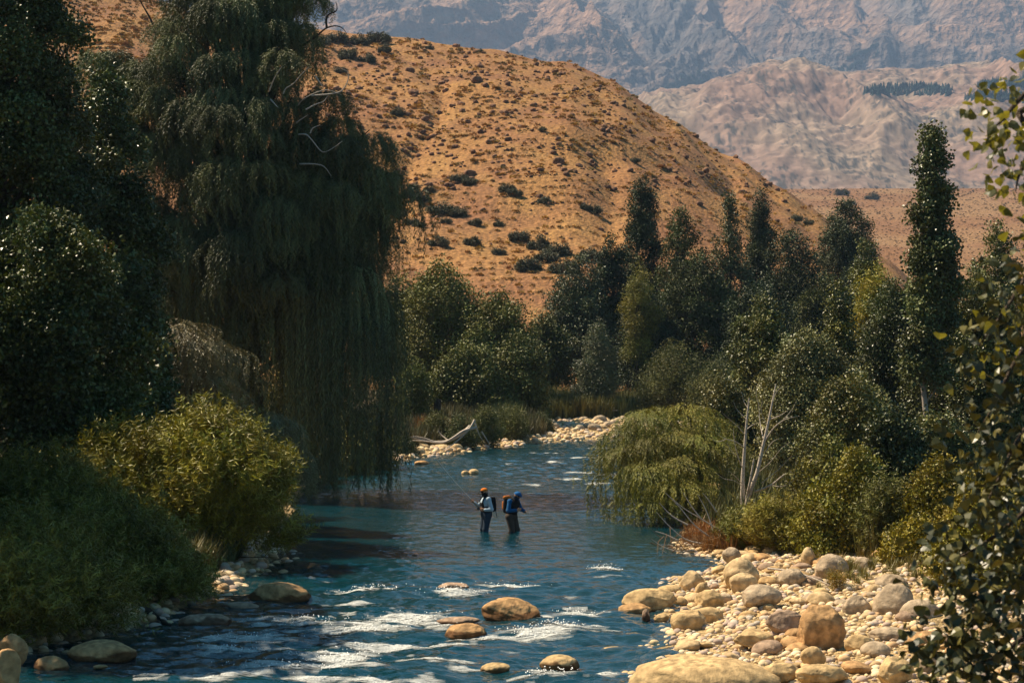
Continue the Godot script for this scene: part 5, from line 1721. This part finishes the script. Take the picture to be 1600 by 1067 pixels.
func build_people() -> void:
	var black := cloth("black cloth", lin(0.012, 0.013, 0.016))
	var glass := surface("dark glass", lin(0.01, 0.01, 0.012), 0.15)
	var where := at(760, 830, 61.0)
	var base := Vector3(where.x, -0.42, -61.0)
	var turn := PI + 0.37
	var one := angler("angler in orange cap and pale blue shirt holding a fishing rod", base, turn, {
		"pelvis": Vector3(0, 0.97, 0), "chest": Vector3(0.02, 1.30, 0), "neck": Vector3(0.03, 1.50, 0), "head": Vector3(0.06, 1.635, 0), "face": Vector3(0.97, -0.1, -0.2).normalized(),
		"r_shoulder": Vector3(0.0, 1.42, 0.19), "r_elbow": Vector3(0.15, 1.18, 0.27), "r_wrist": Vector3(0.35, 1.31, 0.17), "r_hand": Vector3(0.42, 1.36, 0.15), "r_palm": Vector3(-0.1, 0.0, -1.0).normalized(),
		"l_shoulder": Vector3(0, 1.42, -0.19), "l_elbow": Vector3(-0.06, 1.12, -0.29), "l_wrist": Vector3(0.13, 1.1, -0.17), "l_hand": Vector3(0.21, 1.13, -0.12), "l_palm": Vector3(0.2, 0.3, 0.9).normalized(),
		"r_hip": Vector3(0, 0.92, 0.1), "r_knee": Vector3(0.07, 0.5, 0.12), "r_ankle": Vector3(-0.04, 0.09, 0.13), "l_hip": Vector3(0, 0.92, -0.1), "l_knee": Vector3(0.08, 0.5, -0.13), "l_ankle": Vector3(0.06, 0.09, -0.15)},
		{"shirt": cloth("pale blue shirt", lin(0.5, 0.62, 0.72)), "waders": cloth("slate waders", lin(0.035, 0.055, 0.085)), "pack": black, "gaiter": black, "glasses": glass, "cap": cloth("orange cap", lin(0.75, 0.2, 0.015)), "brim": black})
	# the rod, held in the right hand
	var rod := thing("fishing_rod", "long fly fishing rod held by the angler in the orange cap", "fishing rod", one.transform * Vector3(0.22, 1.16, 0.06))
	var to := func(p: Vector3) -> Vector3: return one.transform * p - rod.position
	var grip := Shape.new()
	grip.tube([to.call(Vector3(0.16, 1.1, 0.03)), to.call(Vector3(0.24, 1.18, 0.06)), to.call(Vector3(0.46, 1.42, 0.14))], [0.013, 0.014, 0.012], 8)
	part("grip", grip.mesh(), surface("cork", lin(0.35, 0.2, 0.1), 0.8), rod)
	var blank := Shape.new()
	blank.tube(smoothed([to.call(Vector3(0.46, 1.42, 0.14)), to.call(Vector3(0.78, 1.84, 0.42)), to.call(Vector3(1.08, 2.28, 0.72)), to.call(Vector3(1.36, 2.74, 1.0))], 4), smoothed_radii([0.011, 0.0095, 0.008, 0.006], 4), 6)
	part("rod_blank", blank.mesh(), surface("pale rod", lin(0.5, 0.47, 0.4), 0.35), rod)
	var reel := CylinderMesh.new()
	reel.top_radius = 0.045
	reel.bottom_radius = 0.045
	reel.height = 0.03
	reel.radial_segments = 16
	var ro := part("reel", reel, surface("dark metal", lin(0.06, 0.06, 0.065), 0.35), rod)
	ro.position = to.call(Vector3(0.25, 1.13, 0.02))
	ro.rotation = Vector3(PI / 2, 0, 0)
	where = at(801, 829, 61.2)
	base = Vector3(where.x, -0.44, -61.2)
	angler("angler in blue cap and blue sleeves looking down at his hands", base, -0.62, {
		"pelvis": Vector3(-0.05, 0.93, 0), "chest": Vector3(0.02, 1.25, 0), "neck": Vector3(0.1, 1.42, 0), "head": Vector3(0.17, 1.54, 0), "face": Vector3(0.93, -0.36, 0.05).normalized(),
		"r_shoulder": Vector3(0.03, 1.36, 0.19), "r_elbow": Vector3(0.04, 1.08, 0.29), "r_wrist": Vector3(0.26, 1.1, 0.14), "r_hand": Vector3(0.33, 1.12, 0.08), "r_palm": Vector3(0.1, 0.3, -0.95).normalized(),
		"l_shoulder": Vector3(0.03, 1.36, -0.19), "l_elbow": Vector3(0.1, 1.1, -0.3), "l_wrist": Vector3(0.32, 1.04, -0.2), "l_hand": Vector3(0.4, 1.03, -0.16), "l_palm": Vector3(0.0, 0.3, 0.95).normalized(),
		"r_hip": Vector3(-0.05, 0.88, 0.1), "r_knee": Vector3(0.05, 0.48, 0.11), "r_ankle": Vector3(-0.06, 0.09, 0.12), "l_hip": Vector3(-0.05, 0.88, -0.1), "l_knee": Vector3(0.09, 0.48, -0.1), "l_ankle": Vector3(0.02, 0.09, -0.12)},
		{"shirt": cloth("blue shirt", lin(0.012, 0.11, 0.28)), "waders": cloth("brown waders", lin(0.085, 0.065, 0.05)), "pack": black, "gaiter": cloth("navy gaiter", lin(0.012, 0.03, 0.07)), "glasses": glass, "cap": cloth("blue cap", lin(0.012, 0.13, 0.36)), "jacket": black, "pack_top": cloth("orange jacket", lin(0.55, 0.17, 0.03))})


# ---------------------------------------------------------------- the near branch

func build_near_poplar() -> void:
	var base := Vector3(5.9, 0.0, -11.5)
	base.y = ground_height(base.x, base.z)
	var o := thing("poplar_tree", "poplar with big leaves on branches hanging before the gravel bar", "tree", base)
	# one broad poplar leaf, folded on its midrib, wavy at the edge
	var forms := []
	var r := RandomNumberGenerator.new()
	r.seed = 5
	for k in 4:
		var s := Shape.new()
		var outline := [Vector2(0, 0), Vector2(0.36, 0.06), Vector2(0.5, 0.26), Vector2(0.36, 0.55), Vector2(0.15, 0.82), Vector2(0, 1.0)]
		var fold := r.randf_range(0.1, 0.3)
		for sign_x in [1.0, -1.0]:
			var first := s.v.size()
			s.v.append(Vector3(0, 0, 0))
			s.v.append(Vector3(0, 0.5, -0.05))
			s.v.append(Vector3(0, 1.0, 0.08))
			for q in range(1, 5):
				var p: Vector2 = outline[q]
				s.v.append(Vector3(p.x * sign_x, p.y, p.x * fold + r.randf_range(-0.03, 0.03)))
			for t in [[0, 3, 4], [0, 4, 1], [1, 4, 5], [1, 5, 2], [2, 5, 6]]:
				if sign_x > 0.0:
					s.tri(first + t[0], first + t[1], first + t[2])
				else:
					s.tri(first + t[0], first + t[2], first + t[1])
		for q in s.v.size():
			s.v[q] *= Vector3(1.05, 1, 1)
		forms.append(s.mesh())
	var tones := []
	for c in [Color(0.09, 0.085, 0.025), Color(0.13, 0.11, 0.025), Color(0.055, 0.058, 0.022), Color(0.035, 0.04, 0.018)]:
		var m := leafy("near leaf %d" % tones.size(), 0.4, 0.42, Color(0.45, 0.42, 0.1))
		m.albedo_color = c.linear_to_srgb()
		tones.append(m)
	# boughs: seen points and distance
	var boughs := [
		[[1700, 60, 11.6], [1640, 110, 11.2], [1590, 160, 11.0], [1565, 190, 10.9], [1550, 200, 10.9]], [[1660, 170, 11.4], [1620, 220, 11.2], [1595, 270, 11.1], [1588, 300, 11.1]], [[1720, 260, 11.8], [1650, 360, 11.4], [1600, 440, 11.2], [1560, 500, 11.0], [1530, 540, 11.0]],
		[[1720, 380, 12.0], [1650, 480, 11.6], [1590, 560, 11.4], [1550, 640, 11.2], [1520, 690, 11.2]], [[1720, 480, 11.6], [1650, 600, 11.2], [1590, 690, 11.0], [1560, 750, 10.9], [1540, 790, 10.9]], [[1730, 640, 11.8], [1660, 740, 11.4], [1590, 810, 11.2], [1520, 860, 11.0], [1470, 880, 11.0]],
		[[1730, 760, 11.4], [1650, 850, 11.2], [1580, 920, 11.0], [1530, 960, 10.9], [1500, 985, 10.9]], [[1740, 860, 11.8], [1650, 950, 11.4], [1580, 1010, 11.2], [1520, 1040, 11.0], [1470, 1025, 10.9], [1445, 1010, 10.9]], [[1730, 950, 11.6], [1650, 1040, 11.2], [1570, 1080, 11.0], [1510, 1085, 11.0]], [[1720, 330, 11.2], [1640, 380, 11.0], [1600, 400, 10.9]]]
	var w := Shape.new()
	w.tube([Vector3(0.3, -0.3, 0), Vector3(0.1, 2.5, 0.1), Vector3(0, 5.0, 0), Vector3(-0.1, 8.0, 0), Vector3(-0.2, 10.5, 0)], [0.24, 0.18, 0.14, 0.09, 0.03], 9)
	part("trunk", w.mesh(), mats.bark, o)
	var spots := []
	var count := [26, 16, 40, 46, 56, 64, 66, 66, 40, 8]
	for k in boughs.size():
		var pts := []
		for q in boughs[k]:
			pts.append(at(q[0], q[1], q[2]) - base)
		var root := Vector3(0, pts[0].y - 0.5, 0)
		pts.push_front(root)
		var path := smoothed(pts, 5)
		var radii := []
		for q in path.size():
			radii.append(0.028 * (1.0 - 0.9 * q / (path.size() - 1.0)))
		var s := Shape.new()
		s.tube(path, radii, 6)
		part("limb", s.mesh(), mats.bark, o)
		for q in int(count[k] * 5.5):
			var f := 5.0 + pow(rng.randf(), 0.75) * (path.size() - 6.0)
			var p: Vector3 = path[int(f)].lerp(path[int(f) + 1], f - int(f))
			spots.append(p + Vector3(clampf(rng.randfn(0, 0.1), -0.2, 0.2), clampf(rng.randfn(-0.03, 0.12), -0.25, 0.2), rng.randfn(0, 0.16)))
	var extra := []
	var extra_tints := PackedColorArray()
	var shown := 0
	for p in spots:
		var hang := (Vector3(0, -0.6, 0) + somewhere(rng) * 1.2).normalized()
		var x := hang.cross(somewhere(rng)).normalized()
		var b := Basis(x, hang, x.cross(hang)).scaled_local(Vector3.ONE * pick(0.042, 0.078))
		if shown < 300:
			shown += 1
			var l := part("leaf", forms[rng.randi() % 4], tones[rng.randi() % 4], o)
			l.transform = Transform3D(b, p)
		else:
			extra.append(Transform3D(b, p))
			extra_tints.append([Color(0.09, 0.085, 0.025), Color(0.13, 0.11, 0.025), Color(0.055, 0.058, 0.022), Color(0.035, 0.04, 0.018)][rng.randi() % 4])
	scatter("foliage", forms[0], leafy("near foliage", 0.4, 0.42, Color(0.45, 0.42, 0.1)), extra, extra_tints, o)


# ---------------------------------------------------------------- the scene

func build_land() -> void:
	# the valley floor and the river bed
	var s := Shape.new()
	var xs := PackedFloat32Array()
	for k in 121:
		var t := (k - 60) / 60.0
		xs.append(signf(t) * (absf(t) * 24.0 + 220.0 * pow(absf(t), 5.0) + 9000.0 * pow(absf(t), 30.0)))
	var ds := PackedFloat32Array([-4000, -800, -200, -60, -20, 0])
	var d := 6.0
	while d < 175.0:
		ds.append(d)
		d += 0.35 + d * 0.006
	for q in [185, 205, 240, 300, 400, 700, 1500, 3500, 9500]:
		ds.append(q)
	for dd in ds:
		for x in xs:
			var y := 0.0
			if absf(x) < 100.0 and dd < 180.0 and dd > -50.0:
				y = ground_height(x, -dd)
			else:
				y = 2.0
			s.v.append(Vector3(x, y, -dd))
			var a := ashore(x, dd) if absf(x) < 60.0 and dd < 180.0 and dd > -50.0 else 30.0
			var sand := Color(0.6, 0.42, 0.2)
			var soil := Color(0.12, 0.085, 0.04)
			var bed := Color(0.14, 0.1, 0.055)
			var c := sand.lerp(soil, smoothstep(4.0, 9.0, a + noise_a.get_noise_2d(x * 3.0, dd * 3.0) * 4.0))
			s.c.append(bed.lerp(c, smoothstep(-0.3, 0.1, a)))
	s.grid(xs.size(), ds.size())
	s.smooth()
	setting("ground", s.mesh(), surface("soil", Color.WHITE, 0.95, shapes.speckle, 0.5, shapes.grit, 6.0))
	# the dry hill
	var hill_tint := func(x: float, y: float, dd: float) -> Color:
		var k := noise_b.get_noise_2d(x * 0.8, dd * 0.8)
		var m := noise_b.get_noise_2d(x * 3.0 + 40.0, dd * 3.0)
		var c := Color(0.4, 0.2, 0.07).lerp(Color(0.31, 0.145, 0.065), clampf(0.5 + k * 1.4, 0.0, 1.0))
		return c.lerp(Color(0.46, 0.25, 0.085), clampf(m * 1.3, 0.0, 0.7))
	setting("hill", land(hill_height, -0.62, 0.24, 330, steps(160.0, 640.0, 210, 1.0), hill_tint), surface("dry earth", Color.WHITE, 0.95, shapes.speckle, 0.12, shapes.grit, 12.0))
	var terrace_tint := func(x: float, y: float, dd: float) -> Color:
		var k := noise_b.get_noise_2d(x * 0.3, dd * 0.12)
		return Color(0.27, 0.13, 0.055).lerp(Color(0.33, 0.185, 0.085), clampf(0.5 + k * 1.6, 0.0, 1.0))
	setting("terrace", land(terrace_height, -0.6, 0.7, 240, steps(300.0, 1800.0, 150, 1.2), terrace_tint), surface("brown earth", Color.WHITE, 0.95, shapes.speckle, 0.05, shapes.grit, 20.0))
	var far_tint := func(x: float, y: float, dd: float) -> Color:
		var k := noise_b.get_noise_2d(x * 0.08, dd * 0.05)
		var m := noise_b.get_noise_2d(x * 0.22 + 70.0, dd * 0.1)
		var scrub := noise_a.get_noise_2d(x * 1.6, dd * 0.7) * 0.8 + m * 0.7 + noise_a.get_noise_2d(x * 3.4, dd * 1.6) * 0.5
		var c := Color(0.31, 0.195, 0.145).lerp(Color(0.34, 0.245, 0.175), clampf(0.5 + k * 1.5, 0.0, 1.0))
		return c.lerp(Color(0.055, 0.055, 0.05), clampf((scrub - 0.2) * 3.0, 0.0, 0.85))
	setting("far_hill", land(far_hill_height, -0.02, 0.32, 520, steps(2150.0, 3800.0, 300), far_tint), surface("pale earth", Color.WHITE, 0.95, shapes.rubble, 0.003, shapes.crag, 55.0))
	var mountain_tint := func(x: float, y: float, dd: float) -> Color:
		var k := noise_b.get_noise_2d(x * 0.03 + 30.0, dd * 0.015)
		var m := noise_a.get_noise_2d(x * 0.35, dd * 0.2)
		var speck := noise_a.get_noise_2d(x * 1.3, dd * 0.7)
		var c := Color(0.36, 0.215, 0.14).lerp(Color(0.2, 0.17, 0.16), clampf(0.5 + k * 2.0 + m * 0.3, 0.0, 1.0))
		var rock_part := clampf(crags(x, dd) * (0.55 + m * 0.8) + maxf(0.0, speck - 0.25) * 1.2, 0.0, 0.85)
		return c.lerp(Color(0.065, 0.066, 0.075), rock_part)
	setting("mountain", land(mountain_height, -0.18, 0.34, 760, steps(3800.0, 6900.0, 480), mountain_tint), surface("mountain rock", Color.WHITE, 0.95, shapes.rubble, 0.0016, shapes.crag, 1300.0))


func _ready() -> void:
	rng.seed = 20
	# camera, sky, sun, exposure
	var cam := Camera3D.new()
	cam.name = "camera"
	add_child(cam)
	cam.position = Vector3(0, EYE, 0)
	cam.rotation_degrees = Vector3(rad_to_deg(atan(16.5 / FOCAL)), 0, 0)
	cam.near = 0.5
	cam.far = 30000.0
	var lens := CameraAttributesPhysical.new()
	lens.frustum_focal_length = 70.0
	lens.frustum_focus_distance = 62.0
	lens.exposure_aperture = 6.3
	lens.frustum_near = 0.5
	lens.frustum_far = 30000.0
	cam.attributes = lens
	cam.fov = rad_to_deg(2.0 * atan(533.5 / FOCAL))
	cam.current = true
	var env := Environment.new()
	env.background_mode = Environment.BG_SKY
	var sky := Sky.new()
	var air := ProceduralSkyMaterial.new()
	air.sky_top_color = lin(0.004, 0.07, 0.14)
	air.sky_horizon_color = lin(0.022, 0.245, 0.35)
	air.sky_curve = 0.12
	air.ground_bottom_color = lin(0.08, 0.06, 0.04)
	air.ground_horizon_color = lin(0.12, 0.1, 0.08)
	air.sun_angle_max = 20.0
	sky.sky_material = air
	env.sky = sky
	env.tonemap_mode = Environment.TONE_MAPPER_LINEAR
	env.tonemap_exposure = 2.2
	env.fog_enabled = true
	env.fog_density = 0.0001
	env.fog_light_color = lin(0.38, 0.55, 0.85)
	env.sdfgi_enabled = true
	env.ssao_enabled = true
	env.ssil_enabled = true
	var world := WorldEnvironment.new()
	world.name = "world"
	world.environment = env
	add_child(world)
	var sun := DirectionalLight3D.new()
	sun.name = "sun"
	add_child(sun)
	sun.look_at_from_position(Vector3(-0.54, 0.82, -0.27), Vector3.ZERO)
	sun.light_color = Color(1.0, 0.93, 0.82)
	sun.light_energy = 1.6
	sun.light_angular_distance = 0.5
	sun.shadow_enabled = true

	noise_a.seed = 3
	noise_a.frequency = 0.05
	noise_a.fractal_octaves = 3
	noise_b.seed = 8
	noise_b.frequency = 0.05
	noise_b.noise_type = FastNoiseLite.TYPE_SIMPLEX_SMOOTH
	noise_b.fractal_octaves = 3
	noise_r.seed = 12
	noise_r.frequency = 0.3
	noise_r.fractal_type = FastNoiseLite.FRACTAL_RIDGED
	noise_r.fractal_octaves = 4
	shapes.speckle = noise_texture(0.02, 4, 0.62, 1.0, 5)
	shapes.grit = noise_texture(0.03, 9, 0.0, 1.0, 5)
	shapes.mottle = noise_texture(0.014, 14, 0.66, 1.0, 6)
	shapes.rubble = noise_texture(0.012, 23, 0.6, 1.0, 7, 1024)
	shapes.crag = noise_texture(0.01, 31, 0.0, 1.0, 7, 1024)
	shapes.crag.noise.fractal_type = FastNoiseLite.FRACTAL_RIDGED
	shapes.weave = noise_texture(0.06, 2, 0.75, 1.0, 3, 256)
	mats.bark = surface("bark", lin(0.11, 0.08, 0.055), 0.9, shapes.speckle, 3.0, shapes.grit, 2.0)
	mats.pale_bark = surface("pale bark", lin(0.5, 0.42, 0.34), 0.8, shapes.speckle, 3.0)
	mats.dead_wood = surface("dead wood", lin(0.62, 0.52, 0.42), 0.8, shapes.speckle, 3.0)
	mats.twig = surface("twig", lin(0.14, 0.09, 0.045), 0.85)
	mats.brush = surface("brush", lin(0.2, 0.11, 0.05), 0.9)
	make_leaf_shapes()

	build_land()
	build_water()
	build_boulders()
	build_great_willow()
	build_left_bank()
	build_middle()
	build_right_bank()
	build_hill_cover()
	build_plantations()
	build_driftwood()
	build_grass()
	build_people()
	build_near_poplar()
